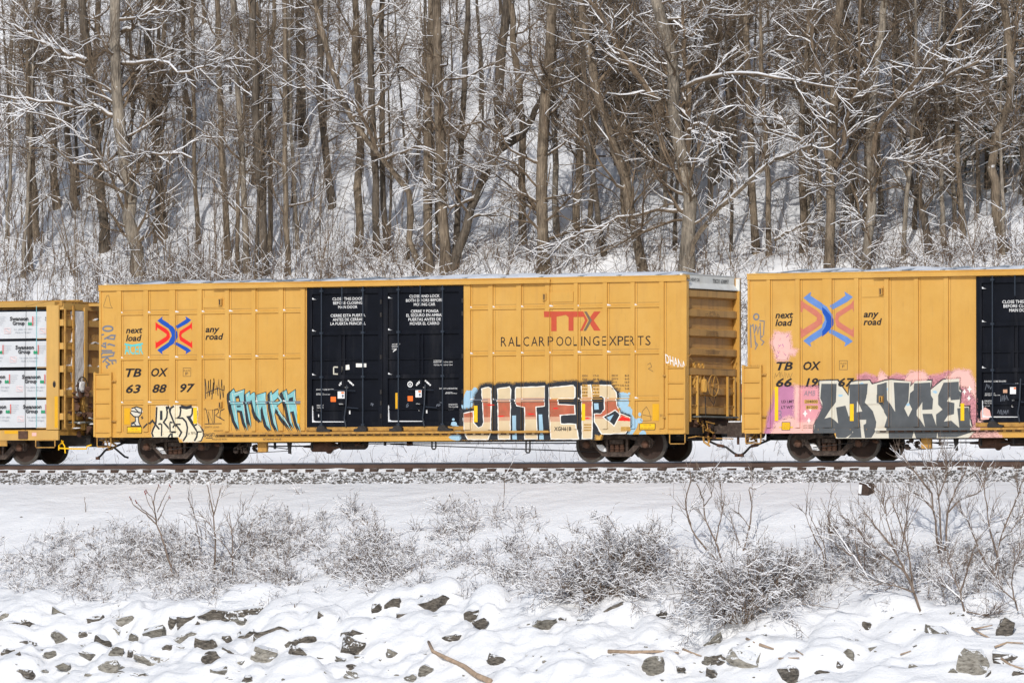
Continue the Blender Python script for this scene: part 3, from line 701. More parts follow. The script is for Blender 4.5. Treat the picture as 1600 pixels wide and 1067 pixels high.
    for di, (a, b) in enumerate(((dl, dm-.02), (dm+.02, dr))):
        dw = b-a
        d = MB().box(a, b, -1.45, -1.545, .97, 4.76).build('plug_door', 'black_paint', car, 'black plug door with ' + ('CLOSE THIS DOOR' if di == 0 else 'CLOSE AND LOCK') + ' notice')
        yf = -1.60
        L_, R_ = a+.15, b-.19
        if di: L_, R_ = a+.12, b-.14
        def fr(x0, x1, z0, z1, y=yf): MB().box(x0, x1, -1.54, y, z0, z1).build('door_frame', 'black_paint', d)
        fr(a, a+.13, .97, 4.76); fr(b-.13, b, .97, 4.76, yf-.003)
        fr(a+.13, b-.13, 4.60, 4.76, yf-.006); fr(a+.13, b-.13, .97, 1.10, yf-.006)
        for zz in (3.53, 2.33): fr(a+.13, b-.13, zz-.055, zz+.055, yf-.006)
        for zz in (2.80, 1.44): fr(a+.13, b-.13, zz-.015, zz+.015, yf+.01)
        mx = a+dw*.46
        fr(mx-.14, mx-.03, 2.385, 3.475, yf+.02); fr(mx+.06, mx+.09, 2.385, 3.475, yf+.012)
        fr(mx-.03, mx+.06, 1.12, 2.275, yf+.03)
        for j, rx in enumerate((a+dw*.20, a+dw*.475, a+dw*.755)):
            m = MB()
            z0 = .90 if j != 1 else 4.25
            m.tube([(rx, -1.665, z0), (rx, -1.665, 4.84)], .020, 8)
            r_ = m.build('lock_rod', 'rod_paint', d)
            if j != 1:
                for zz in (1.02, 2.33, 3.53, 4.68): MB().box(rx-.045, rx+.045, yf-.006, -1.690, zz-.03, zz+.03).build('rod_guide', 'rod_paint', d)
                m = MB(); m.prism([(rx-.26, .84), (rx+.13, .84), (rx+.13, .93), (rx+.07, .99), (rx-.10, .99), (rx-.16, .92), (rx-.26, .91)] if (di == 0) ^ (j == 0) else [(rx-.13, .84), (rx+.30, .84), (rx+.30, .90), (rx+.16, .92), (rx+.08, 1.0), (rx-.07, 1.0), (rx-.13, .92)], -1.60, -1.715)
                m.build('door_roller', 'black_steel', d)
        # lock box with lever
        m = MB(); m.box(mx-.12, mx+.17, yf+.03, -1.64, 1.57, 2.0); m.build('lock_box', 'black_paint', d)
        m = MB(); m.tube([(mx+.20, -1.68, 2.10), (mx+.18, -1.69, 1.55), (mx+.12, -1.68, 1.2), (mx+.16, -1.66, .98)], .022, 6)
        m.tube([(mx-.35, -1.655, 1.98), (mx+.45, -1.655, 1.95)], .012, 6); m.tube([(mx+.2, -1.665, 1.5), (mx+.55, -1.665, 1.47)], .014, 6); m.build('lock_lever', 'rod_paint', d)
        for zz in (4.3, 3.95, 1.55, 1.85, 2.8, 1.2):
            xx = (b-.04) if di == 0 else b-.02
            MB().lathe([(0, .03), (.12, .03)], (xx, -1.61, zz), axis='z', n=8).build('hinge', 'black_steel', d)
        MB().box(a-.035, a-.002, -1.5, -1.59, .95, 4.77).build('door_gasket', 'black_paint', d)
        MB().box(mx-.6+.6*di, mx-.6+.6*di+.08, yf-.01, yf-.03, 1.3, 1.9) if False else None
        # snow caught in the lower frame
        m = MB(); m.prism([(a+.14, 1.10), (a+.14, 1.55), (a+.155, 1.5), (a+.165, 1.16), (a+.24, 1.13), (a+dw*.5, 1.118), (a+dw*.5, 1.10)], -1.55, -1.597)
        for zz in (2.385, 3.585, 4.45): m.prism([(a+.14, zz), (a+.14, zz+.05), (a+.19, zz+.012), (a+.26, zz)], -1.55, -1.597)
        m.build('snow_crust', 'snow', d, kind='stuff')
        fac.append((a+.13, b-.13, 1.10, 4.60, -1.545)); fac.append((a+.13, b-.13, 3.475, 3.585, yf-.006)); fac.append((mx-.12, mx+.17, 1.57, 2.0, -1.64))
        fac.append((b-.13, b, .97, 4.76, yf-.003)); fac.append((a, a+.13, .97, 4.76, yf)); fac.append((a+.13, b-.13, .97, 1.10, yf-.006))
    # ladder guard at both ends of this side
    for (a, b) in ((X0-.13, X0+.44), (X1-.58, X1+.0)):
        l = MB().box(a+.06, b-.05, -1.59, -1.635, .78, 2.50).build('side_ladder', 'yellow', car)
        m = MB(); m.box(a, a+.06, -1.585, -1.665, .74, 2.53); l2 = m.build('ladder_stile', 'yellow', l)
        MB().box(b-.05, b, -1.585, -1.665, .74, 2.53).build('ladder_stile', 'yellow', l)
        for k in range(5): MB().tube([(a+.03, -1.665, .86+k*.405), (b-.03, -1.665, .86+k*.405)], .014, 6).build('rung', 'yellow', l)
        MB().box(a+.06, b-.05, -1.60, -1.64, .72, .87).build('ladder_foot_plate', 'yellow', l)
        for zz in (2.28, 1.17): MB().box(b if a < dx-2 else a-.12, b+.13 if a < dx-2 else a, -1.59, -1.63, zz-.02, zz+.02).build('ladder_bracket', 'yellow_rust', l)
        m = MB(); pipe_u(m, a+.08, b-.04, -1.60, .46, .74, .016); m.build('stirrup_step', 'yellow_rust', car)
    # small latch plates in place of a belt
    for (a, b, z0, z1) in ((dx-8.08, dx-7.46, 4.28, 4.55), (dx-8.08, dx-7.46, 1.47, 1.72), (dx+2.62, dx+3.50, 4.28, 4.55)):
        m = MB().box(a, b, -1.55, -1.575, z0, z1); pl = m.build('latch_plate', 'yellow', car)
        m = MB(); xx = b-.10 if a < dx else a-.02
        m.box(xx, xx+.10, -1.575, -1.64, z0+.05, z1-.04); m.build('latch', 'yellow_rust', pl)
        MB().box(xx+.03, xx+.06, -1.64, -1.648, z0+.07, z1-.06).build('latch_pin', 'black_steel', pl)
        fac.append((a, b, z0, z1, -1.575))
    # roof and the grey crusted snow on it
    m = MB(); m.prism([(-1.55, ZT-.01), (0, ZT+.11), (1.55, ZT-.01), (1.55, ZT-.08), (-1.55, ZT-.08)], X0+.45, X1-.65, axis='x'); rf = m.build('roof', 'roof_steel', car)
    m = MB()
    for x in np.arange(X0+.9, X1-.8, 1.18): m.prism([(-1.54, ZT), (0, ZT+.125), (1.54, ZT), (1.54, ZT+.03), (0, ZT+.165), (-1.54, ZT+.03)], x, x+.07, axis='x')
    m.build('roof_rib', 'roof_steel', rf, kind='stuff')
    xs2 = np.arange(X0+.95, X1-.55, .12); ys2 = np.linspace(-1.50, 1.45, 14)
    Xg, Yg = np.meshgrid(xs2, ys2); n_ = fbm(Xg/1.3, Yg/.8, 31+int(dx)); cov = np.clip(n_*2.2+.45, 0, 1)*np.clip((1.5-np.abs(Yg))/.25, 0, 1)
    Zg = ZT-.02+.12*(1-np.abs(Yg)/1.55)+.085*cov*np.clip((Xg-X0-.9)/.5, 0, 1)*np.clip((X1-.55-Xg)/.4, 0, 1)
    i = (np.arange(len(ys2)-1)[:, None]*len(xs2)+np.arange(len(xs2)-1)[None, :]).ravel(); nx = len(xs2)
    link_mesh('roof_snow', np.stack([Xg.ravel(), Yg.ravel(), Zg.ravel()], 1), np.stack([i, i+1, i+nx+1, i+nx], 1), 'bed_snow', rf, smooth=True)
    make_end(car, X1, 1); make_end(car, X0, -1)
    # trucks
    make_truck(car, dx-10.197+.889); make_truck(car, dx+3.651+.889)
    # brake gear below the floor
    def gx(u, Y): return ax(u, Y)+dx
    c0 = gx(505, -.9)
    m = MB(); m.lathe([(-.62, .03), (-.34, .045), (-.32, .15), (.12, .15), (.16, .20), (.22, .20), (.30, .12), (.52, .05)], (c0, -.9, .45), axis='x', n=16); m.build('brake_cylinder', 'rust', car, smooth=False)
    MB().lathe([(-.46, .03), (-.42, .12), (-.36, .16), (.36, .16), (.42, .12), (.46, .03)], (gx(552, -.7), -.7, .52), axis='x', n=16).build('air_reservoir', 'steel_brown', car)
    m = MB(); r3 = random.Random(4)
    for k in range(22):
        V, F = rock_mesh(r3, 10, r3.uniform(.05, .13), .1, r3.uniform(.05, .12)); x, z = gx(382, -1.1)+r3.uniform(-.5, .4), .42+r3.uniform(-.12, .1)
        m.add([(x+v[0], -1.1+v[1], z+v[2]) for v in V], F)
    m.build('control_valve', 'steel_brown', car, kind='stuff')
    xx = gx(411, -1.25); MB().box(xx-.14, xx+.14, -1.3, -1.2, .30, .575).build('valve_bracket', 'yellow_rust', car)
    xx = gx(453, -1.25); MB().prism([(xx-.07, .575), (xx-.03, .35), (xx-.03, .26), (xx+.05, .24), (xx+.04, .35), (xx+.07, .575)], -1.3, -1.24).build('hanger', 'black_steel', car)
    for u_, z_ in ((430, .38), (488, .36), (535, .40), (602, .46)):
        xx = gx(u_, -1.25); MB().box(xx-.02, xx+.03, -1.3, -1.24, z_, .575).build('hanger', 'black_steel', car)
    for (p_, q_, z0, z1, r_, y_) in ((386, 452, .27, .33, .010, -1.25), (418, 560, .46, .46, .018, -1.0), (540, 900, .52, .50, .016, -.9), (610, 935, .50, .26, .014, -.9), (418, 450, .46, .38, .012, -1.1), (250, 330, .35, .52, .012, -1.15)):
        MB().tube([(gx(p_, y_), y_, z0), (gx(q_, y_), y_, z1)], r_, 6).build('brake_rod', 'black_steel', car)
    for u_, zz in ((678, .36), (825, .25)):
        m = MB(); x = gx(u_, -1.2); pipe_u(m, x-.06, x+.06, -1.2, zz, .58, .022); m.build('rod_hanger', 'black_steel', car)
    for u_ in (340, 405, 560, 640):
        V, F = rock_mesh(r3, 14, .12, .12, .08); x = gx(u_, -1.0); MB().add([(x+v[0], -1.0+v[1], .50+v[2]) for v in V], F).build('brake_fitting', 'rust', car)
    return car, fac

# car A (full view)
pA = [(182,189),(224,231),(264,273.5),(308,315),(351,357.5),(393,399),(435,442),(469.5,476),(724.5,734.5),(762.4,769.6),(806.5,814),(851.4,858.3),(896.4,902.4),(941.4,948.3),(985,991.5),(1030,1037)]
postA = [(ax(a), ax(b)) for a, b in pA]
beltsA = []
for k, z in ((0, 4.14), (1, 2.895), (2, 1.655)):
    for i in range(len(postA)-1):
        a, b = postA[i][1], postA[i+1][0]
        if i == 7: continue
        if (i in (3,) and k == 2): continue
        g = k == 2 and i in (4, 5, 6, 8, 9, 10)
        beltsA.append((a-.035+.005, b+.035-.005, z-.045, z+.038, 'g_greyblue' if g else 'yellow'))
carA, facA = make_boxcar('boxcar', 0, postA, beltsA, 'whole yellow boxcar in the middle with red and cream graffiti, numbered 638897')
SH = 20.20
pB = [(1197.5,1203),(1242.5,1249.4),(1285,1299.4),(1334.4,1341.2),(1381.4,1388.3),(1427.9,1434.5),(1474.4,1481.3)]
postB = [(ax(a), ax(b)) for a, b in pB]+[(a+SH, b+SH) for a, b in postA[8:]]
carB, facB = make_boxcar('boxcar', SH, postB, [], 'yellow boxcar cut by the right frame edge, with pink and slate graffiti')

# ------------------------------------------------------------------ print and paint on car A
D = Decal(facA)
c1 = crop(0, 420, 3.335)
def T(D, cr, t, u0, u1, vb, cap, *a, **k):
    (p0, p1) = cr([(u0, vb), (u1, vb)]); s = cr([(0, 0), (0, 1)]); s = s[1][1]-s[0][1]
    D.text(t, p0[0], p1[0], p0[1], cap*s, *a, **k)
bk = dict(m='black_print')
T(D, c1, 'next', 652, 738, 335, 32, 'black_print', shear=.22, bold=.026); T(D, c1, 'load', 652, 734, 376, 32, 'black_print', shear=.22, bold=.026)
T(D, c1, 'any', 1066, 1140, 330, 32, 'black_print', shear=.22, bold=.026); T(D, c1, 'road', 1066, 1160, 369, 32, 'black_print', shear=.22, bold=.026)
for t, a, b, vb in (('TB', 650, 733, 562), ('OX', 783, 872, 560), ('63', 652, 730, 646), ('88', 789, 865, 644), ('97', 934, 1012, 641)): T(D, c1, t, a, b, vb, 42, 'black_print', shear=.25, bold=.026)
T(D, c1, 'PLATE', 953, 985, 535, 9, 'thin_ink'); T(D, c1, 'F', 962, 976, 553, 14, 'thin_ink', bold=.02)
D.stroke(c1([(950, 516), (990, 516), (990, 560), (950, 560), (950, 516)]), .012, 'thin_ink', 2)
D.build('lettering', carA, 'black slogan and car number on the left half')
# crossing arrows emblem
D = Decal(facA)
def emblem(D, cr, blue, red, mirror=None):
    # blue bent arrow
    L = lambda p, m: D.poly(cr(p), m, 2)
    L([(815,270),(843,248),(840,262),(902,302),(920,330),(922,355),(905,390),(840,431),(843,446),(815,424),(835,408),(880,378),(895,350),(892,335),(882,316),(836,287)], blue)
    L([(912,298),(966,262),(962,247),(992,267),(972,284),(920,312)], blue)
    L([(912,382),(920,384),(972,410),(992,426),(962,445),(966,430),(908,394)], blue)
    L([(806,277),(822,290),(860,312),(884,335),(886,358),(862,378),(820,406),(806,416),(806,373),(812,384),(862,352),(864,340),(815,306),(812,322),(806,320)], red)
    L([(996,276),(996,322),(990,308),(944,338),(940,348),(944,356),(990,386),(996,372),(998,414),(985,405),(934,373),(928,348),(932,325),(985,292)], red)
emblem(D, c1, 'logo_blue', 'logo_red')
D.build('emblem', carA, 'blue and red crossing arrows emblem')
c3 = crop(700, 420, 3.335)
D = Decal(facA)
for ch, a, b in (('R',272,300),('A',310,343),('L',355,378),('C',388,418),('A',430,463),('R',470,500),('P',520,545),('O',560,597),('O',605,640),('L',650,672),('I',690,696),('N',705,738),('G',750,785),('E',800,825),('X',835,875),('P',880,910),('E',915,940),('R',945,972),('T',985,1015),('S',1025,1052)):
    T(D, c3, ch, a, b, 404-(a-272)*.008, 50, 'black_print', bold=-.004 if ch != 'L' else .01)
D.build('lettering', carA, 'black RAILCAR POOLING EXPERTS line')
D = Decal(facA)
q = lambda p, m, l=2: D.poly(c3(p), m, l)
q([(495,222),(695,222),(712,250),(650,252),(650,323),(624,323),(624,252),(610,240),(562,250),(562,325),(534,325),(534,252),(497,252)], 'brick_red')
q([(757,222),(792,222),(755,268),(792,322),(757,322),(738,290),(735,255)], 'brick_red')
q([(690,222),(700,222),(724,268),(697,323),(684,323),(710,268)], 'brick_red'); q([(705,222),(718,222),(746,268),(715,323),(702,323),(730,268)], 'grey_chevron', 3)
D.build('emblem', carA, 'brick red owner initials with grey chevron')
# small stencils
D = Decal(facA)
rows = [('EXH','17-0'),('EXW','10-8'),('EW','9-3'),('IL','60-9'),('IW','9-6'),('IH','13-1'),('CU FT','7550')]
for i, (a, b) in enumerate(rows):
    v = 562+i*17.3; T(D, c3, a, 697, 723, v, 10, 'thin_ink', layer=6, bold=.02); T(D, c3, b, 753, 782, v, 10, 'thin_ink', layer=6, bold=.02)
    if i > 2:
        D.poly(c3([(694, v+2), (724, v+2), (724, v-12), (694, v-12)]), 'yellow', 5); D.poly(c3([(748, v+2), (786, v+2), (786, v-12), (748, v-12)]), 'yellow', 5)
for i, (a, b) in enumerate([('EXH W','8-2'),('EXW H','6-0'),('EW H','16-9'),('EMPTY C.G.','5-2'),('FLOOR H','3-8')]):
    v = 561+i*17; T(D, c3, a, 850, 850+len(a)*6.5, v, 10, 'thin_ink', layer=6, bold=.02); T(D, c3, b, 918, 940, v, 10, 'thin_ink', layer=6, bold=.02)
T(D, c3, 'XGH61B', 550, 640, 843, 20, 'black_print', layer=7, bold=.022)
for v in (808, 822, 836): D.poly(c3([(704, v), (744, v), (744, v+8), (704, v+8)]), 'yellow', 5); T(D, c3, 'REPACK', 706, 742, v+7, 6, 'thin_ink', layer=6)
D.poly(c3([(872,728),(890,728),(890,762),(872,762)]), 'yellow', 5)
T(D, c3, 'LOCK', 873, 889, 740, 6, 'thin_ink', layer=6); T(D, c3, 'HERE', 873, 889, 754, 6, 'thin_ink', layer=6)
D.poly(c3([(897,822),(950,822),(950,845),(897,845)]), 'yellow', 5); T(D, c3, 'LIFT HERE', 900, 948, 832, 7, 'thin_ink', layer=6); T(D, c3, 'JACK HERE', 900, 948, 843, 7, 'thin_ink', layer=6)
T(D, c1, 'EMPTY LOAD', 1065, 1138, 829, 9, 'thin_ink', layer=4); T(D, c1, 'ADJ BLOCK', 1110, 1160, 847, 8, 'thin_ink', layer=4); T(D, c1, 'RELEASE ROD', 1102, 1180, 892, 9, 'thin_ink', layer=4)
c2 = crop(340, 420, 3.335)
T(D, c2, 'RETAINING VALVE', 234, 328, 892, 10, 'thin_ink', layer=4, bold=.02)
# yellow reflectors and height placards
for (cr, a, b, v0, v1, m_) in ((c1,643,673,725,810,'yellow_deep'),(c1,1003,1024,722,806,'yellow_bright'),(c2,411,425,712,805,'yellow_deep'),(c2,922,937,646,733,'yellow_deep'),(c3,132,150,713,798,'yellow_bright'),(c3,693,711,703,790,'yellow_bright'),(c3,1062,1096,703,790,'yellow_deep')):
    Q = Decal(facA, False); Q.poly(cr([(a, v0), (b, v0), (b, v1), (a, v1)]), m_, 6); Q.build('reflector', carA)
D.build('stencil', carA, 'small weathered stencils'); 
for (cr, a, b, v0, v1) in ((c1, 658, 736, 822, 857), (c3, 994, 1077, 804, 839)):
    D = Decal(facA); D.poly(cr([(a, v0), (b, v0), (b, v1), (a, v1)]), 'black_print', 6); D.poly(cr([(a+3, v0+3), (b-3, v0+3), (b-3, v1-3), (a+3, v1-3)]), 'yellow_bright', 7)
    T(D, cr, 'THIS CAR', a+20, b-22, v0+15, 8, 'thin_ink', layer=8); T(D, cr, 'EXCESS HEIGHT', a+7, b-7, v0+29, 8, 'thin_ink', layer=8); D.build('placard', carA, 'yellow placard reading THIS CAR EXCESS HEIGHT')
# door notices
c6 = crop(470, 430, 4.27)
D = Decal(facA)
for t, a, b, v in (('CLOSE THIS DOOR',205,410,168),('BEFORE CLOSING',210,404,195),('MAIN DOOR',243,371,222),('CIERRE ESTA PUERTA',193,424,279),('ANTES DE CERRAR',207,412,306),('LA PUERTA PRINCIPAL',192,427,333),
  ('CLOSE AND LOCK',718,920,150),('BOTH DOORS BEFORE',696,943,178),('MOVING CAR',748,891,205),('CIERRE Y PONGA',728,913,250),('EL SEGURO EN AMBAS',698,943,277),('PUERTAS ANTES DE',712,928,305),('MOVER EL CARRO',722,918,332)):
    T(D, c6, t, a, b, v, 19, 'white_print', bold=.006)
def small(t, a, b, v, h=9, m_='white_print'): T(D, c6, t, a, b, v, h, m_, bold=.004)
small('DO NOT LUBE DOORS', 97, 214, 767); small('SECURE DOOR', 97, 145, 792, 6); small('BEFORE MOVING CAR', 97, 190, 799, 6); small('UNLATCH', 100, 145, 872); small('TO CLOSE', 100, 145, 888); small('DOOR', 97, 132, 904); small('I', 110, 116, 945, 18)
small('SECURITY', 602, 658, 465); small('DEVICE', 602, 644, 480); small('ONLY', 602, 633, 495); D.poly(c6([(608,515),(612,502),(630,490),(634,494),(616,508)]), 'white_print', 3)
small('OPENING', 880, 935, 572, 7); small('MAIN W 10-0 H 10-4', 880, 1005, 584, 9); small('TOTAL W 10-0 H 10-4', 880, 1005, 603, 9)
small('DO NOT LUBE DOORS', 918, 1038, 760); small('SECURE DOOR', 962, 1005, 784, 6); small('BEFORE MOVING', 958, 1035, 791, 6); small('UNLATCH', 980, 1038, 866); small('TO CLOSE', 980, 1043, 882); small('DOOR', 980, 1018, 897)
for ox in (0, 514):
    for a in ((252,712),(262,724),(306,742)): pass
    for (cx_, cy_, an) in ((268, 718, .7), (322, 718, -.7), (262, 730, .7), (334, 730, -.7)):
        ca, sa = math.cos(an), math.sin(an)
        def rect(x, y, w_, h_): return [(x+p*ca+r_*sa, y-p*sa+r_*ca) for p, r_ in ((-w_, -h_), (w_, -h_), (w_, h_), (-w_, h_))]
        for k in range(3): D.poly(c6([(p[0]+ox, p[1]-6) for p in rect(cx_-12*ca+12*k*ca, cy_+12*sa-12*k*sa, 4.5, 5)]), 'white_print', 3)
    small('AND', 288+ox, 308+ox, 752, 8); small('SEAL', 260+ox, 290+ox, 862, 7); small('L', 266+ox, 274+ox, 904, 12)
    D.poly(c6([(252+ox,775-8*(ox>0)),(298+ox,775-8*(ox>0)),(298+ox,822-8*(ox>0)),(252+ox,822-8*(ox>0))]), 'white_print', 5)
    D.poly(c6([(276+ox,778-8*(ox>0)),(294+ox,778-8*(ox>0)),(294+ox,790-8*(ox>0)),(276+ox,790-8*(ox>0))]), 'sticker_orange', 6)
    D.poly(c6([(280+ox,796-8*(ox>0)),(292+ox,796-8*(ox>0)),(292+ox,814-8*(ox>0)),(280+ox,814-8*(ox>0))]), 'g_greyblue', 6)
    D.poly(c6([(193+ox,810-5*(ox>0)),(228+ox,810-5*(ox>0)),(228+ox,844-5*(ox>0)),(193+ox,844-5*(ox>0))]), 'sticker_orange', 4)
    D.poly(c6([(316+ox,900-6*(ox>0)),(325+ox,900-6*(ox>0)),(325+ox,926-6*(ox>0)),(316+ox,926-6*(ox>0))]), 'white_print', 5)
D.poly(c6([(362,588),(431,588),(431,613),(362,613)]), 'g_white', 4); small('UMLER 7731', 370, 424, 606, 9, 'faded_blue')
D.poly(c6([(287,600),(317,596),(320,628),(291,632)]), 'g_white', 4)
D.stroke(c6([(213,612),(266,613),(264,660),(213,658),(213,612)]), .035, 'g_bone', 3)
D.stroke(c6(ell(723, 727, 15, 17)+[(738, 727)]), .028, 'white_print', 3); small('1', 719, 727, 735, 16)
for (x, y, n, sz, m_) in ((468, 865, 9, 16, 'g_greyblue'), (705, 866, 6, 14, 'g_greyblue'), (915, 850, 14, 26, 'g_greyblue')):
    r4 = random.Random(x); D.stroke(c6([(x+r4.uniform(-sz, sz)*.8, y+r4.uniform(-sz, sz)) for _ in range(n)]), .014, m_, 3)
D.build('door_notice', carA, 'white notices and stickers on the black doors')
# graffiti: red and cream block letters
c4 = crop(720, 580, 5.714)
D = Decal(facA, True)
blob = [(0,345),(112,335),(122,210),(150,170),(172,125),(210,112),(275,112),(290,132),(330,112),(430,108),(455,125),(480,108),(560,106),(640,104),(750,100),(762,122),(820,100),(1020,88),(1060,105),(1120,90),(1175,88),(1178,104),(1228,104),(1232,84),(1335,95),(1336,125),(1385,175),(1403,178),(1405,250),(1385,260),(1392,320),(1420,365),(1512,400),(1522,480),(1472,562),(1250,570),(1190,560),(1185,612),(0,612)]
for i, (x, y, rx, ry) in enumerate(((70,250,40,85),(120,190,30,50),(30,300,22,50),(1440,260,60,75),(1495,200,12,12),(1470,360,60,50),(1500,470,70,95),(1430,215,40,30),(1590,385,14,18),(1590,440,30,25),(1350,540,60,40),(1620,560,30,35),(1505,330,14,14),(-60,470,28,20),(-30,520,30,40),(-40,590,70,26),(-75,430,12,12))): D.poly(c4(ell(x, y, rx, ry, 16, .12, i)), 'g_skyblue', 1)
D.fog(c4(blob), 'fog_black', 1.5, 4, .9); D.poly(c4(wob(blob, 4, 22, 3)), 'g_black', 2)
LET = [[(20,372),(108,352),(110,455),(150,498),(182,485),(192,450),(185,300),(175,152),(245,134),(275,152),(276,300),(270,530),(240,612),(55,612),(30,570),(20,450)],
 [(318,152),(430,135),(443,162),(437,608),(325,608),(320,300)],
 [(478,142),(748,130),(748,313),(668,320),(682,608),(560,608),(560,325),(500,310),(478,285)],
 [(785,142),(1000,120),(1025,142),(1025,235),(1010,245),(870,245),(868,292),(1020,297),(1025,385),(885,395),(890,465),(1030,467),(1052,608),(795,608),(785,400)],
 [(1065,132),(1155,115),(1170,200),(1170,605),(1075,605),(1070,300)],
 [(1174,116),(1335,122),(1385,185),(1390,300),(1420,372),(1506,405),(1513,480),(1468,558),(1252,564),(1182,450),(1182,375),(1240,375),(1280,340),(1278,240),(1250,225),(1174,225)]]
zr = lambda v: xz(*c4([(700, v)])[0])[1]
for i, L_ in enumerate(LET):
    D.poly(c4(wob(L_, 2.5, 25, i)), 'g_white', 3); I_ = inset(L_, 8); D.poly(c4(wob(I_, 2, 30, i+9)), 'g_cream', 4)
    D.poly(c4(wob(I_, 2, 30, i+9)), 'g_orange', 5, clip=(-99, 99, zr(405), zr(276)))
    D.poly(c4(wob(I_, 2, 30, i+9)), 'g_peach', 4.5, clip=(-99, 99, zr(450-12*(i % 3)), zr(236+8*(i % 2))))
D.poly(c4([(452,395),(490,393),(496,608),(456,608)]), 'g_skyblue', 4); D.poly(c4([(688,385),(720,384),(736,608),(696,608)]), 'g_skyblue', 4); D.poly(c4([(1182,285),(1222,285),(1226,340),(1186,342)]), 'g_skyblue', 4)
K = [(1278,408),(1372,350),(1412,388),(1362,482)]; D.poly(c4(inset(K, -8)), 'g_white', 6); D.poly(c4(K), 'g_black', 7); D.poly(c4([(1300,410),(1360,385),(1325,445)]), 'g_skyblue', 8)
D.poly(c4(wob([(1395,440),(1430,400),(1505,420),(1505,445)], 2, 12, 4)), 'logo_red', 6)
D.poly(c4([(788,240),(858,250),(858,292),(790,290)]), 'g_orange', 6)
for (x, y) in ((330,400),(820,330),(1100,420),(240,300),(600,380)): D.poly(c4(ell(x+20, y, 30, 7, 10, .3, x)), 'logo_red', 5.4, clip=(-99, 99, zr(430), zr(276)))
D.build('graffiti', carA, 'large block letter graffiti in cream, white and rusty red with black shadow')
# cyan spiky graffiti
c5 = crop(180, 580, 5.333); D = Decal(facA, True)
cA = crop(345, 600, 11.85)
SP = [[(160,160),(225,85),(255,155),(425,95),(415,200),(415,330),(425,560),(490,870),(420,700),(375,500),(290,480),(285,520),(325,850),(240,680),(180,430),(155,250)],
 [(440,190),(520,130),(525,200),(612,152),(632,160),(640,330),(735,700),(655,600),(600,430),(570,290),(480,350),(520,550),(555,820),(500,650),(460,430)],
 [(655,200),(820,150),(815,330),(850,560),(915,860),(830,760),(775,560),(750,400),(722,480),(737,690),(670,600),(655,400)],
 [(890,170),(920,130),(940,190),(1050,90),(1062,180),(1150,320),(1062,380),(1022,400),(1160,600),(1310,880),(1180,700),(1000,450),(982,560),(1050,890),(960,720),(900,420)],
 [(1135,150),(1200,100),(1225,200),(1365,100),(1370,250),(1380,420),(1402,650),(1470,890),(1392,740),(1332,500),(1267,520),(1282,650),(1340,830),(1262,700),(1200,400),(1160,250)]]
for i, L_ in enumerate(SP):
    D.poly(cA([(a-44, b+26) for a, b in inset(L_, -3)]), 'g_black', .6+.05*i)
    D.poly(cA([(a-22, b+12) for a, b in inset(L_, -6)]), 'g_black', 1+.05*i)
for i, L_ in enumerate(SP): D.poly(cA(inset(L_, -9)), 'g_black', 2+.02*i)
for i, L_ in enumerate(SP): D.poly(cA(inset(L_, 3)), 'g_cyan', 3+.02*i)
for h, m_ in (([(250,235),(320,205),(352,335),(268,340)], 'g_black'), ([(272,265),(318,262),(325,335),(275,335)], 'yellow'), ([(945,335),(1050,238),(1110,310),(1050,335)], 'g_black'), ([(975,330),(1045,268),(1078,305)], 'yellow'), ([(1250,260),(1325,235),(1325,325),(1240,330)], 'g_black'), ([(275,400),(355,398),(352,425),(290,430)], 'g_black')): D.poly(cA(h), m_, 4 if m_ == 'g_black' else 5)
for (a, b) in (((200,170),(290,700)),((240,185),(390,130)),((400,300),(450,720)),((500,170),(470,230)),((800,180),(870,760)),((920,200),(1000,760)),((1060,200),(1120,320)),((1040,420),(1240,760)),((1350,150),(1430,780)),((1190,150),(1300,720)),((640,200),(700,600))): D.stroke(cA([a, b]), .016, 'g_bone', 5)
D.build('graffiti', carA, 'spiky cyan graffiti with black edges left of the doors')
# cream bubble graffiti
D = Decal(facA, True)
cB9 = crop(180, 625, 9.412)
BB = [(600,98),(740,88),(765,140),(795,98),(822,130),(870,84),(940,86),(960,108),(1120,105),(1200,112),(1208,180),(1190,335),(1245,385),(1272,440),(1278,520),(1250,588),(1200,606),(1000,606),(975,560),(610,552),(545,540),(530,470),(570,370),(592,330)]
D.fog(cB9(BB), 'fog_white', .2, 3, .7); D.poly(cB9([(1195,150),(1215,160),(1200,340),(1262,390),(1292,450),(1295,520),(1262,606),(1190,610),(1180,300)]), 'g_black', 1); D.poly(cB9(BB), 'g_ivory', 2)
for s_, w_ in (([(600,100),(590,300),(585,345),(545,430),(530,480),(550,540)],.035),([(665,155),(665,292)],.055),([(740,92),(754,180),(745,260),(700,325),(790,430)],.035),([(622,355),(650,345),(672,360),(672,530)],.03),([(785,92),(800,160),(870,345),(965,475),(930,540)],.035),([(803,322),(845,332)],.03),([(805,335),(810,470)],.03),([(815,471),(885,469)],.035),([(812,488),(770,545)],.03),([(824,488),(827,546)],.04),
  ([(865,88),(817,120),(806,180),(838,262)],.035),([(940,92),(952,150),(940,230),(905,262),(980,265),(1030,320),(1050,400),(1040,520),(990,600)],.035),([(850,410),(860,380),(900,355),(950,355)],.03),([(955,95),(1035,112),(1115,94)],.06),([(1125,110),(1120,200),(1100,240),(1052,247),(1135,375),(1200,470),(1190,540),(1155,600)],.035),([(1150,375),(1195,352)],.03),([(1200,465),(1262,465)],.025),
  ([(410,410),(475,345)],.03),([(490,350),(535,300),(630,420)],.035),([(750,120),(790,95)],.05)): D.stroke(cB9(s_), w_*1.5, 'g_black', 3)
D.poly(cB9([(1048,250),(1092,246),(1152,350),(1140,372)]), 'g_black', 3.5); D.poly(cB9(ell(630, 420, 14, 14)), 'g_black', 3.5)
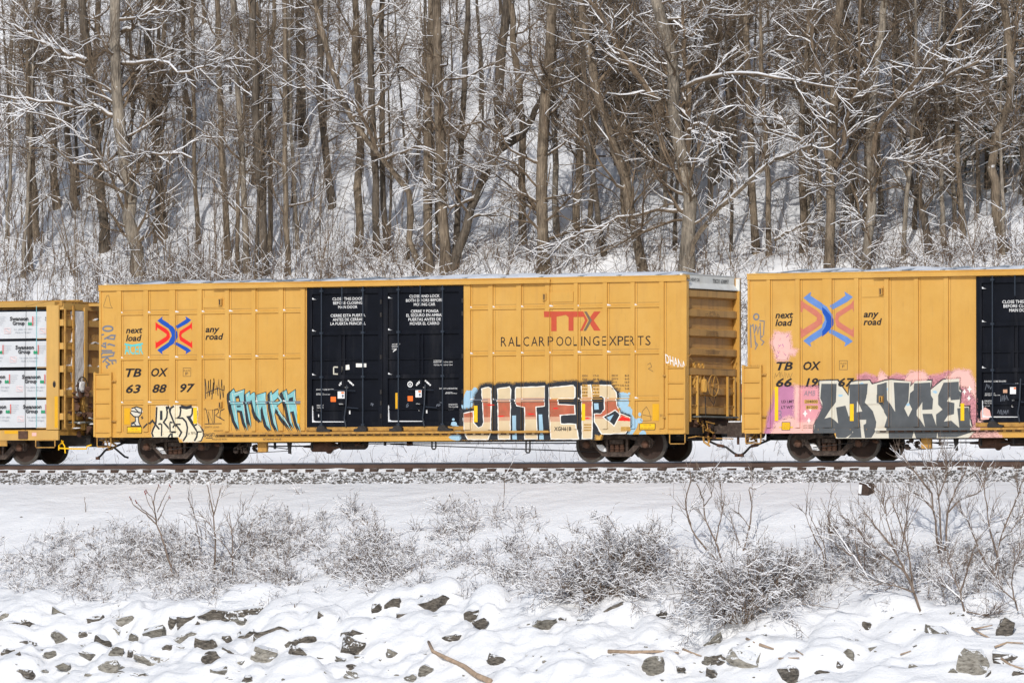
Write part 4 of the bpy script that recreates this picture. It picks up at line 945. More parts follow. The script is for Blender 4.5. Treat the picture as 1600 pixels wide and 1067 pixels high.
T(D, cB9, 'in PFN', 1062, 1180, 510, 45, 'g_black', layer=4, bold=.0)
D.build('graffiti', carA, 'cream bubble letter graffiti over the left truck')
# doodles and tags
D = Decal(facA)
D.poly(c5(ell(172, 335, 48, 40, 12, .1, 2)), 'g_bone', 1); D.poly(c5([(160,375),(180,375),(188,430),(200,455),(130,455),(128,430),(160,420)]), 'g_bone', 1)
for s_ in ([(128,310),(170,295),(215,310),(212,350),(190,378),(150,378),(122,350),(118,340)],[(125,330),(210,345)],[(150,300),(195,350)],[(160,380),(162,418),(130,430),(125,455),(205,455),(190,425),(185,380)],[(150,430),(160,445)],[(208,385),(222,375)],[(212,395),(232,385)],[(135,440),(150,430),(165,450)]): D.stroke(c5(s_), .032, 'g_black', 2)
D.build('graffiti', carA, 'small white and black doodle near the left corner')
def scrawl(D, cr, x0, x1, y0, y1, n, w_, m_, seed, layer=3, parts=3):
    r = random.Random(seed)
    for j in range(parts):
        a = x0+(x1-x0)*j/parts; b = x0+(x1-x0)*(j+1)/parts; p = []
        for i in range(n): p.append((a+(b-a)*(i/(n-1))+r.uniform(-.15, .15)*(b-a), (y0 if i % 2 else y1)+r.uniform(-.3, .3)*(y1-y0)))
        D.stroke(cr(p), w_, m_, layer)
D = Decal(facA)
scrawl(D, c5, 740, 905, 90, 200, 7, .024, 'g_black', 2, parts=3); D.stroke(c5([(750,180),(800,160),(850,140),(900,160)]), .02, 'g_black', 4)
D.build('graffiti', carA, 'black drippy scrawl left of the cyan graffiti'); D = Decal(facA)
for s_ in ([(735,312),(750,310),(775,440),(770,335),(810,440),(805,320)],[(820,430),(822,320),(850,312),(855,340),(828,370)],[(835,372),(905,410)],[(905,312),(870,330),(865,380),(880,395)],[(740,438),(880,435)]): D.stroke(c5(s_), .02, 'g_black', 3)
D.build('graffiti', carA, 'thin black three letter tag'); D = Decal(facA)
T(D, c5, 'SHGETA!', 732, 858, 545, 30, 'g_black', layer=3, bold=.02, shear=.2); D.stroke(c5([(750,555),(805,555)]), .02, 'g_black', 3)
D.build('graffiti', carA, 'small black tag at the sill'); D = Decal(facA)
T(D, c1, 'ACER', 645, 742, 445, 50, 'g_teal', layer=2, bold=.01, shear=-.1); D.stroke(c1([(645,392),(685,400),(740,390)]), .05, 'g_teal', 2.5)
D.build('graffiti', carA, 'teal tag under the slogan'); D = Decal(facA)
cG = crop(150, 440, 6.675); D.stroke(cG(ell(115, 490, 52, 26, 18)+[(167, 490)]), .05, 'g_greyblue', 3)
for s_ in ([(30,560),(75,550)],[(75,600),(150,560),(190,562),(180,600),(110,592)],[(60,650),(92,640),(90,685),(42,662),(30,720)],[(110,660),(130,650),(190,670)],[(50,720),(160,720)],[(30,790),(60,742),(180,740),(170,772),(40,790)],[(60,840),(110,790),(130,822),(200,820),(205,850)],[(90,830),(130,860),(100,880),(110,905)],[(155,835),(170,862)],[(40,570),(45,600)]): D.stroke(cG(s_), .045, 'g_greyblue', 3.3)
D.build('graffiti', carA, 'grey blue scrawl on the left corner'); D = Decal(facA)
D.stroke(c1([(535,195),(552,140),(562,138),(572,190),(582,205),(535,200)]), .012, 'thin_ink', 3)
D.build('graffiti', carA, 'thin ink doodle at the upper left corner'); D = Decal(facA)
T(D, c3, 'DHANA', 1128, 1240, 488, 46, 'white_print', layer=3, bold=.012, shear=-.15, xform=lambda p: (p[0], p[1]-.35*(p[0]-ax(1038))))
D.build('graffiti', carA, 'white tag at the right corner'); D = Decal(facA)
scrawl(D, c3, 1160, 1215, 545, 610, 6, .016, 'g_white', 8, parts=2)
D.build('graffiti', carA, 'white scrawl on the right ladder'); D = Decal(facA)
for s_ in ([(1000,790),(1010,740),(1030,718),(1045,745),(1055,790),(1000,792)],[(1010,760),(1060,770)],[(1035,500),(1050,490),(1058,510),(1040,520),(1065,535)]): D.stroke(c3(s_), .012, 'thin_ink', 3)
T(D, c3, '2011', 1104, 1122, 770, 14, 'thin_ink', layer=3)
D.build('graffiti', carA, 'thin ink doodles near the right corner')
# end lettering on A
D = Decal([])
def end_text(t, y0, y1, z, h, m_, x, par, lab):
    d = Decal([(-5, 5, 0, 9, 0)]); d.text(t, y0, y1, z, h, m_, layer=0, px=False, bold=.01); V = [(x+.003, v[0], v[2]) for v in d.V]
    o = link_mesh('lettering', V, d.F, d.mats, par); o['label'] = lab
end_text('EXCESS HEIGHT CAR', -1.35, -.55, 4.80, .085, 'black_print', 6.73+.052, carA, 'black EXCESS HEIGHT CAR line on the white end band')
end_text('TBOX 638897', .22, 1.15, 4.78, .11, 'black_print', 6.73+.052, carA, 'black car number on the white end band')
for z, lines in ((4.02, ('SPL', '18 0L  18 0L', '12 3456  1234')), (3.50, ('CUSHIONED', 'UNDERFRAME', 'DO NOT HUMP')), (2.98, ('WHEN HANDLING', 'CUSHION CAR', 'SEE RULE'))):
    for i, t in enumerate(lines): end_text(t, -.15-.05*len(t)*.5+.1, .15+.05*len(t)*.5, z-.045-i*.05, .03, 'thin_ink', 6.73+.132, carA, 'small stencil on the end wall')

# ------------------------------------------------------------------ print and paint on car B
D = Decal(facB); c8 = crop(1200, 420, 3.335)
T(D, c8, 'next', 34, 128, 257, 34, 'black_print', shear=.22, bold=.026); T(D, c8, 'load', 34, 124, 297, 34, 'black_print', shear=.22, bold=.026)
T(D, c8, 'any', 494, 574, 252, 34, 'black_print', shear=.22, bold=.026); T(D, c8, 'road', 494, 590, 293, 34, 'black_print', shear=.22, bold=.026)
for t, a, b, v in (('TB', 40, 126, 527), ('OX', 180, 272, 526), ('66', 38, 122, 613), ('19', 193, 258, 612), ('67', 362, 450, 612)): T(D, c8, t, a, b, v, 42, 'black_print', shear=.25, bold=.026, layer=7)
T(D, c8, 'LD LMT', 67, 133, 698, 14, 'black_print', layer=7, bold=.01); T(D, c8, 'LT WT', 66, 126, 728, 14, 'black_print', layer=7, bold=.01)
for v in (698, 728): D.poly(c8([(186 if v == 698 else 194, v+3), (257, v+3), (257, v-16), (186 if v == 698 else 194, v-16)]), 'yellow', 6)
T(D, c8, '204800', 190, 254, 698, 14, 'black_print', layer=7, bold=.01); T(D, c8, '81200', 198, 254, 728, 14, 'black_print', layer=7, bold=.01)
D.stroke(c8([(368, 478), (410, 478), (410, 525), (368, 525), (368, 478)]), .012, 'thin_ink', 2); T(D, c8, 'PLATE', 374, 405, 497, 8, 'thin_ink'); T(D, c8, 'F', 383, 395, 515, 14, 'thin_ink', bold=.01)
T(D, c8, 'LIFT HERE', 180, 228, 820, 7, 'thin_ink', layer=7); T(D, c8, 'JACK HERE', 180, 228, 831, 7, 'thin_ink', layer=7)
D.build('lettering', carB, 'black slogan, load limits and car number')
D = Decal(facB)
cb = lambda pts: [(1200+((u-806)*1.457+167)/3.335 if u < 900 or True else 0, 420+(((v-247)*1.452)+118)/3.335) for u, v in pts]
emblem(D, cb, 'faded_blue', 'faded_red')
# the middle bend repainted in stronger blue
D.build('emblem', carB, 'faded blue and red crossing arrows emblem')
D = Decal(facB)
D.poly(c8([(278,195),(300,212),(325,240),(338,265),(338,290),(325,315),(300,340),(278,356),(280,330),(300,300),(306,275),(300,250),(280,222)]), 'logo_blue', 4); D.build('emblem_patch', carB, 'deep blue bend of the arrow emblem')
b2 = crop(1160, 560, 7.273); b3 = crop(1370, 560, 6.957)
facB.append((SH-7.65, SH-4.6, .775, .835, -1.69))
D = Decal(facB, True)
def soft(pts, m_, l, a=.6, st_=5., seed=1):
    D.fog(pts, 'fog_'+m_[2:], l-.45, 5, 1.1); D.poly(inset(wob(pts, a, st_, seed), .3), m_, l)
soft([(1193,684),(1198,668),(1203,645),(1206,640),(1211,612),(1222,604),(1236,605),(1246,612),(1262,606),(1284,606),(1284,684)], 'g_purple', 1)
soft([(1203,684),(1212,662),(1232,652),(1242,655),(1243,604),(1262,608),(1284,606),(1284,684)], 'g_pink', 1.6)
soft([(1249,656),(1252,606),(1284,606),(1280,650),(1262,656)], 'g_rose', 1.9)
soft([(1342,596),(1342,588),(1352,585),(1366,590),(1378,600),(1385,594),(1400,586),(1420,590),(1432,598),(1448,590),(1462,588),(1482,582),(1500,590),(1514,600),(1522,620),(1524,678),(1500,690),(1342,690)], 'g_rose', 1.3)
soft([(1370,594),(1376,583),(1384,588),(1390,594),(1372,600)], 'g_pink', 1.8); soft([(1412,594),(1422,582),(1440,582),(1449,590),(1444,600),(1420,598)], 'g_pink', 1.8); soft([(1484,600),(1480,590),(1492,579),(1512,580),(1521,598),(1523,622),(1512,604),(1500,602)], 'g_pink', 1.8)
soft([(1505,686),(1520,670),(1530,660),(1560,680),(1565,685)], 'g_pink', 1.9)
soft([(1206,535),(1211,520),(1220,522),(1231,522),(1234,545),(1243,548),(1240,553),(1232,552),(1228,562),(1214,562)], 'g_pink', 1.3)
for i in range(16): r5 = random.Random(i); x, y = 1212+r5.uniform(0, 16), 527+r5.uniform(0, 30); D.stroke([(x, y), (x+r5.uniform(-4, 4), y+r5.uniform(-4, 4)), (x+r5.uniform(-4, 4), y+r5.uniform(-4, 4))], .02, r5.choice(['g_rose', 'g_pink', 'g_purple']), 2)
OUT = [(1278,594),(1308,593),(1324,616),(1326,596),(1340,594),(1358,593),(1362,599),(1380,594),(1391,592),(1424,595),(1422,602),(1430,594),(1456,593),(1454,607),(1462,600),(1472,592),(1499,590),(1499,608),(1502,609),(1499,634),(1514,634),(1515,650),(1519,668),(1524,674),(1512,686),(1300,686),(1290,684),(1270,678),(1270,664),(1283,636),(1278,622)]
D.fog(OUT, 'fog_black', 1.92, 3, .5); D.poly(OUT, 'g_slate', 2); D.poly(inset(OUT, 1.3), 'g_bone', 3)
for i, (x, y) in enumerate(((1312,618),(1319,640),(1345,600),(1385,608),(1418,632),(1460,612),(1478,646),(1350,650))): D.poly(ell(x, y, 3.2, 2.2, 9, .3, i), 'g_cyan' if False else 'g_skyblue', 3.4)
Lg = b2([(895,292),(1058,292),(1050,490),(925,690),(1000,672),(1085,745),(1062,560),(1160,540),(1198,665),(1165,700),(1248,800),(1235,850),(1165,895),(1080,895),(1035,862),(812,852),(822,740),(862,650),(905,560),(905,500),(882,450)])
Ag = b2([(1215,300),(1412,290),(1400,440),(1382,500),(1470,600),(1508,720),(1498,830),(1458,893),(1392,896),(1372,760),(1402,740),(1405,690),(1322,690),(1342,893),(1205,895),(1260,835),(1175,705),(1215,650)])
Ng = b3([(0,290),(104,265),(108,450),(195,590),(182,265),(342,270),(332,460),(285,540),(335,645),(395,775),(375,858),(130,860),(125,760),(88,745),(120,640),(60,540),(20,480),(0,480)])
Cg = b3([(412,275),(572,265),(576,400),(600,440),(592,548),(492,553),(490,462),(430,560),(430,620),(520,755),(495,605),(590,605),(650,770),(640,858),(425,860),(385,740),(338,640),(382,550),(347,480),(358,380),(405,340)])
Eg = b3([(722,268),(878,256),(880,350),(902,370),(890,440),(803,448),(790,402),(755,470),(832,488),(827,600),(770,615),(722,690),(800,680),(895,762),(872,545),(985,537),(1000,640),(1000,720),(1030,765),(1010,800),(860,850),(665,850),(642,700),(642,610),(715,555),(665,500),(665,400)])
for P in (Lg, Ag, Ng, Cg, Eg): D.poly(inset(P, -.7), 'g_slate', 4.5)
D.poly(b2([(1305,480),(1355,600),(1300,610)]), 'g_bone', 5.3)
for (x, y, s_) in ((1257,646,6),(1265,639,5),(1263,657,5),(1506,612,5),(1514,608,6),(1513,622,5)):
    D.poly([(x, y-s_), (x+s_*.25, y-s_*.25), (x+s_*.7, y), (x+s_*.25, y+s_*.25), (x, y+s_), (x-s_*.25, y+s_*.25), (x-s_*.7, y), (x-s_*.25, y-s_*.25)], 'g_white', 5)
D.build('graffiti', carB, 'slate grey block letter graffiti edged in cream on pink')
D = Decal(facB)
for (a, b, v0, v1) in ((1209.5,1215,604.5,657.5),(1327,1333,631,657.5),(1500,1505.7,630,657)): D = Decal(facB); D.poly([(a, v0), (b, v0), (b, v1), (a, v1)], 'yellow_bright', 8); D.build('reflector', carB)
D = Decal(facB)
D.poly(c8([(68,798),(113,798),(113,840),(68,840)]), 'black_print', 6); D.poly(c8([(71,801),(110,801),(110,837),(71,837)]), 'yellow_bright', 7); D.poly(c8([(56,822),(68,822),(68,828),(56,828)]), 'yellow_bright', 6); D.poly(c8([(113,822),(126,822),(126,828),(113,828)]), 'yellow_bright', 6)
for i, t in enumerate(('THIS CAR', 'EXCESS', 'HEIGHT')): T(D, c8, t, 76, 106, 813+i*9, 6, 'thin_ink', layer=8)
D.build('placard', carB, 'square yellow EXCESS HEIGHT placard')
D = Decal(facB)
for s_ in ([(28,260),(38,300),(42,410)],[(42,300),(52,290),(58,340),(66,290)],[(60,330),(72,300),(76,340),(84,300)],[(84,270),(112,272)],[(88,280),(92,370)],[(110,275),(106,345)],[(60,345),(66,400)],[(90,355),(104,350)],[(60,375),(75,395),(62,420)],[(96,370),(108,380),(96,398)]):
    D.stroke([(1160+(a)/3.333*1.0+.0, 430+(b-33)*.3) for a, b in s_], .028, 'g_greyblue', 3)
D.stroke(ell(1180.5, 495, 4, 4.6)+[(1184.5, 495)], .04, 'g_greyblue', 3)
T(D, b2, 'AMB', 690, 820, 425, 60, 'g_greyblue', layer=6, bold=-.01, shear=.2)
T(D, b2, '3.', 398, 470, 695, 110, 'g_greyblue', layer=6, bold=-.02)
T(D, b2, 'DIASK', 75, 205, 115, 40, 'thin_ink', layer=3, bold=-.02); scrawl(D, b2, 365, 560, 160, 215, 9, .010, 'thin_ink', 8, parts=2)
D.build('graffiti', carB, 'thin dark tags on the left part')
D = Decal(facB)
for t, a, b, v in (('CLOSE THIS DOOR', 1217, 1400, 180), ('BEFORE CLOSING', 1223, 1392, 202), ('MAIN DOOR', 1253, 1364, 224)): T(D, c8, t, a, b, v, 16, 'white_print', bold=.006)
for t, a, b, v, h in (('DO NOT LUBE DOORS', 1124, 1236, 590, 8), ('SECURE DOOR', 1126, 1180, 652, 5), ('BEFORE MOVING CAR', 1126, 1205, 661, 5), ('UNLATCH', 1124, 1166, 692, 8), ('TO CLOSE', 1124, 1166, 704, 8), ('DOOR', 1126, 1152, 716, 8), ('AND', 1290, 1308, 602, 7), ('SEAL', 1266, 1288, 688, 7), ('L', 1266, 1273, 720, 11)): T(D, c8, t, a, b, v, h, 'white_print', bold=.004)
D.poly(c8([(1265,616),(1296,616),(1296,652),(1265,652)]), 'white_print', 4); D.poly(c8([(1284,618),(1296,618),(1296,627),(1284,627)]), 'sticker_orange', 5)
D.poly(c8([(1221,628),(1243,628),(1243,646),(1221,646)]), 'g_peach', 4)
scrawl(D, c8, 1130, 1165, 598, 630, 6, .012, 'g_greyblue', 3, parts=1); scrawl(D, c8, 1207, 1246, 655, 685, 7, .016, 'g_greyblue', 6, parts=2); scrawl(D, c8, 1192, 1250, 738, 756, 6, .014, 'g_greyblue', 7, parts=3)
D.poly(wob(c8([(1110,735),(1128,722),(1150,735),(1158,770),(1150,785),(1108,785)]), .5, 4, 2), 'g_pink', 2)
D.build('door_notice', carB, 'white notices on the black door')

# ------------------------------------------------------------------ centre-beam lumber car at the left edge
XE = ax(92, -1.5); XL = XE-11.0
lc = thing('lumber_flatcar', (XE-5, 0, 0), 'yellow centre partition flatcar at the left edge loaded with wrapped lumber', 'freight car')
MB().box(XL, XE-.02, -1.5, -1.42, .66, .93).build('side_sill', 'yellow_fade', lc)
MB().box(XL, XE-.02, 1.42, 1.5, .66, .93).build('side_sill', 'yellow_fade', lc)
MB().box(XL, XE-.03, -1.42, 1.42, .80, .95).build('deck', 'yellow_rust', lc)
MB().box(XL, XE+.3, -.3, .3, .5, .80).build('centre_sill', 'black_steel', lc)
MB().box(XL, XE-.2, -.08, .08, .95, 4.6).build('centre_partition', 'yellow_rust', lc)
zt_ = at(80, 477, -1.5)[2]
MB().prism([(ax(73,-1.5), .95), (ax(92,-1.5), .95), (ax(92,-1.5), zt_), (ax(73,-1.5), zt_)], -1.35, -1.52).build('bulkhead_post', 'yellow_fade', lc)
MB().box(XE-.03, XE, -1.45, 1.5, .95, zt_-.1).build('bulkhead', 'tan_end', lc)
bh = bpy.data.objects['bulkhead']
z0_, z1_ = .95, zt_
for k, v in enumerate((92, 187, 325, 460, 600, 740)):
    z = 4.38-(v-92)/3.81/55.5
    m = MB(); m.box(XE, XE+.12, -1.45, 1.5, z-.09, z+.09); m.build('bulkhead_rib', 'yellow_fade', bh)
    if k:
        m = MB()
        for j in range(6):
            y = rs.uniform(-1.3, 1.2); m.prism([(y, z+.09), (y+rs.uniform(.15, .5), z+.09), (y+.15, z+.09+rs.uniform(.03, .07))], XE+.01, XE+.115, axis='x')
        m.build('snow_crust', 'snow', bh, kind='stuff')
m = MB(); m.box(XE+.02, XE+.17, -.40, -.26, .95, zt_-.05); m.build('bulkhead_stile', 'yellow_fade', bh)
# snow plastered on the bulkhead
P = [(.0, zt_-.15), (.50, zt_-.15), (.52, 3.6), (.46, 3.2), (.52, 2.7), (.42, 2.3), (.36, 1.9), (.15, 1.75), (.1, 2.3), (-.02, 2.6), (.1, 3.0), (.03, 3.4), (.12, 3.8)]
MB().prism([(a_-.93, b_) for a_, b_ in P], XE+.01, XE+.15, axis='x').build('snow_plaster', 'snow', bh)
m = MB(); m.box(XE+.02, XE+.11, -1.5, 1.5, zt_-.02, zt_+.12); m.build('bulkhead_top_beam', 'yellow_rust', bh)
MB().box(XL, XE-.9, -.3, .3, zt_+.0, zt_+.14).build('top_chord', 'yellow_fade', lc)
MB().box(XE-.9, XE+.9, -.12, .25, zt_+.0, zt_+.07).build('running_board', 'yellow_fade', lc)
l = MB().box(XE+.14, XE+.18, -1.03, -.95, 1.0, zt_).build('ladder_stile', 'yellow_rust', lc)
MB().box(XE+.14, XE+.18, -1.45, -1.40, 1.0, zt_-.1).build('ladder_stile', 'yellow_rust', l)
for k in range(9): MB().tube([(XE+.16, -1.42, 1.1+k*.38), (XE+.16, -1.0, 1.1+k*.38)], .012, 5).build('rung', 'yellow_rust', l)
m = MB(); pts = [(XE+.35, -.82+.27*math.cos(q), 2.15+.27*math.sin(q)) for q in np.linspace(0, 6.2832, 19)]; m.tube(pts, .018, 5, cap=False)
for k in range(6): q = k*math.pi/3; m.tube([(XE+.3, -.82, 2.15), (XE+.35, -.82+.27*math.cos(q), 2.15+.27*math.sin(q))], .016, 5)
bwl = m.build('brake_wheel', 'steel_brown', lc)
V, F = rock_mesh(random.Random(9), 40, .06, .26, .26); MB().add([(XE+.34+v[0]*.6, -.82+v[1]*.8, 2.15+v[2]) for v in V], F).build('snow_crust', 'snow', bwl, smooth=True)
m = MB(); r6 = random.Random(12)
for k in range(46):
    V, F = rock_mesh(r6, 10, r6.uniform(.06, .16), r6.uniform(.06, .15), r6.uniform(.05, .2)); x, y, z = XE+r6.uniform(.05, .55), r6.uniform(-.7, 1.0), r6.uniform(.65, 1.75) if k < 30 else r6.uniform(1.2, 2.2)
    if k >= 30: y = r6.uniform(-1.2, -.6)
    m.add([(x+v[0], y+v[1], z+v[2]) for v in V], F)
m.build('brake_rigging', 'rust', lc, kind='stuff')
m = MB()
for k in range(10):
    V, F = rock_mesh(r6, 14, r6.uniform(.06, .2), r6.uniform(.06, .2), .035); x, y, z = XE+r6.uniform(.1, .6), r6.uniform(-1.0, .8), r6.uniform(.7, 1.3)
    m.add([(x+v[0], y+v[1], z+v[2]) for v in V], F)
m.build('snow_crust', 'snow', lc, smooth=True)
MB().box(XE+.0, XE+.55, -1.0, 1.2, 1.14, 1.18).build('end_platform', 'grate', lc)
m = MB(); m.box(XE+.0, XE+1.0, -.14, .14, .72, .96); c_ = m.build('coupler', 'steel_brown', lc); MB().box(XE+.85, XE+1.25, -.2, .2, .6, 1.05).build('coupler_head', 'steel_brown', c_); MB().box(XE+.3, XE+.8, -.16, .16, .962, .99).build('snow_cap', 'snow', c_)
m = MB(); m.tube([(XE+.35, -.45, .50), (XE+.9, -.45, .50), (XE+1.15, -.4, .44), (XE+1.45, -.35, .2), (XE+1.55, -.32, .17)], .028, 8); m.build('air_hose', 'rubber', lc, smooth=True)
yy = -1.25; m = MB()
def py(u, v): p = at(u, v, yy); return (p[0], yy, p[2])
m.tube([py(92, 703), py(92, 696), py(98, 690), py(96, 688)], .02, 6); m.tube([py(102, 708), py(101, 697), py(97, 690), py(99, 689)], .02, 6); m.tube([py(92, 700), py(115, 701), py(135, 701), py(136, 697), py(143, 695)], .022, 6)
m.build('uncoupling_lever', 'yellow_bright', lc)
m = MB(); a, b = ax(56, -1.5), ax(86, -1.5); pipe_u(m, a, b, -1.5, at(70, 699, -1.5)[2], .66, .018); m.tube([(a, -1.5, .66), (b, -1.5, .66)], .018, 6); m.build('stirrup_step', 'yellow_rust', lc)
MB().box(ax(30,-1.5), ax(44,-1.5), -1.5, -1.545, .70, .92).build('tie_down_winch', 'rust', lc)
MB().box(ax(-2,-1.5), ax(10,-1.5), -1.44, -1.48, .50, .655).build('tie_down_winch', 'yellow_rust', lc)
D = Decal([(XL, XE-.03, .66, .93, -1.5), (ax(73,-1.5), ax(92,-1.5), .95, zt_, -1.52)])
for (a, b, v0, v1, m_) in ((4,25,672.5,677.5,'yellow_deep'),(47,54,675.5,681,'g_pink'),(83,88,619,668,'yellow_deep')): D = Decal(D.fac); D.poly([(a, v0), (b, v0), (b, v1), (a, v1)], m_, 2); D.build('reflector', lc)
D = Decal(D.fac); D.poly(ell(82.5, 600, 2.6, 5.5, 10), 'thin_ink', 2); D.poly(ell(82.5, 601, 2, 4.5, 10), 'black_print', 3); D.build('post_slot', lc)
end_text('CAUTION', -1.0, -.2, zt_+.02, .07, 'black_print', XE+.11, lc, 'CAUTION on the bulkhead beam')
make_truck(lc, ax(41, -.75)-.889)
# lumber packs
cL = crop(0, 460, 3.81); XP1 = ax(73.5, -1.45)-.01
names = ['topmost white wrapped lumber pack on the flatcar', 'second lumber pack from the top in the white wrapped stack', 'third lumber pack from the top in the white wrapped stack', 'bottom lumber pack of the white wrapped stack on the flatcar deck']
for i, (v0, v1, ox, oy) in enumerate(((90,262,0,0),(266,432,33,170),(440,612,72,345),(616,792,78,523))):
    z1 = at(*cL([(140, v0)])[0], -1.45)[2]; z0 = at(*cL([(140, v1)])[0], -1.45)[2]
    pk = thing('lumber_pack', (XP1-2.5, -.8, z0), names[i], 'lumber', 'wrapped lumber packs on the flatcar')
    xa = XP1-4.9
    me_ = MB(); nx = 60; zs = np.linspace(z0, z1-.06, 9)
    V = []; F = []
    xsn = np.linspace(xa, XP1, nx)
    Xn, Zn = np.meshgrid(xsn, zs); Yn = -1.45+.022*fbm(Xn/.45, Zn/.25, 41+i); V = np.stack([Xn.ravel(), Yn.ravel(), Zn.ravel()], 1)
    ii = (np.arange(8)[:, None]*nx+np.arange(nx-1)[None, :]).ravel()
    wr = MB().box(xa, XP1, -.1, -1.438, z0, z1-.06).build('wrap', 'wrap', pk)
    link_mesh('wrap_face', V, np.stack([ii, ii+1, ii+nx+1, ii+nx], 1), 'wrap', wr, smooth=True)
    MB().box(xa, XP1-.015, -.12, -1.447, z1-.06, z1-.002).build('pack_top_edge', 'black_paint', pk)
    if i < 4: MB().box(XP1-.35, XP1-.02, -.3, -1.44, z0-.03, z0-.002).build('bearing_board', 'wood', pk)
    D = Decal([(xa+.02, XP1-.01, z0+.01, z1-.065, -1.474)])
    for rep in (-420, -210, 0, 210):
        X_, Y_ = ox+rep, oy
        t_ = lambda s_, a, b, v, h, m_, **k: T(D, cL, s_, a+X_, b+X_, v+Y_, h, m_, Y=-1.45, **k)
        t_('Swanson', 62, 172, 156, 22, 'black_print', bold=.03); t_('Group', 78, 150, 182, 22, 'black_print', bold=.03)
        for p, m_ in (([(152,183),(152,168),(158,163),(164,170),(170,163),(176,170),(176,183)], 'wrap_green'), ([(178,186),(178,130),(183,130),(183,186)], 'wrap_red')):
            D.poly([(q_[0], q_[1]) for q_ in cL([(a+X_, b+Y_) for a, b in p])], m_, 1)
        for j in range(5): t_('Sustainability', 192, 192+(58, 50, 54, 40, 34)[j], 138+j*11, 4, 'g_greyblue')
        t_('Tel: (800) 331-0831', 85, 195, 212, 7, 'g_greyblue'); t_('Made in Oregon', 96, 188, 230, 7, 'g_greyblue')
        for (px_, py_) in ((240, 216),): D.stroke(cL([(px_-18+X_, py_-15+Y_), (px_+18+X_, py_-15+Y_), (px_+18+X_, py_+15+Y_), (px_-18+X_, py_+15+Y_), (px_-18+X_, py_-15+Y_)]), .014, 'wrap_pink', 1); D.stroke(cL([(px_-12+X_, py_-8+Y_), (px_+12+X_, py_+8+Y_)]), .03, 'wrap_pink', 1.5)
    D.build('wrap_print', pk, 'printed company name and address')
m = MB(); x = ax(38, -1.5); m.tube([(x+.02, -1.47, .93), (x, -1.475, 2.5), (x+.04, -1.47, 4.4), (x+.4, -.4, 4.62)], .006, 4); m.build('tie_down_cable', 'black_steel', lc)
m = MB(); x = ax(56, -1.5); m.box(x-.008, x+.008, -1.468, -1.475, 1.0, 4.4); m.build('packing_strap', 'g_cyan', lc, 'pale green packing strap')

# something maroon and navy standing in the snow behind the gap
gp = hit(1156, 646, 3, 60); m = MB(); gz = float(base_h(gp[0], gp[1]))
bar_ = thing('snow_capped_drum', (gp[0], gp[1], gz), 'small maroon and navy drum standing in snow behind the gap between the boxcars', 'drum')
MB().lathe([(0, .22), (.04, .24), (.44, .24), (.47, .22)], (gp[0], gp[1], gz), axis='z', n=14).build('drum_lower_half', 'navy', bar_)
MB().lathe([(.472, .23), (.80, .23), (.84, .18)], (gp[0], gp[1], gz), axis='z', n=14).build('drum_upper_half', 'maroon', bar_)
MB().lathe([(.60, .234), (.66, .234)], (gp[0], gp[1], gz), axis='z', n=14).build('red_band', 'red_cloth', bar_)
MB().lathe([(.842, .19), (.88, .15), (.90, .05)], (gp[0], gp[1], gz), axis='z', n=14).build('snow_cap', 'snow', bar_)

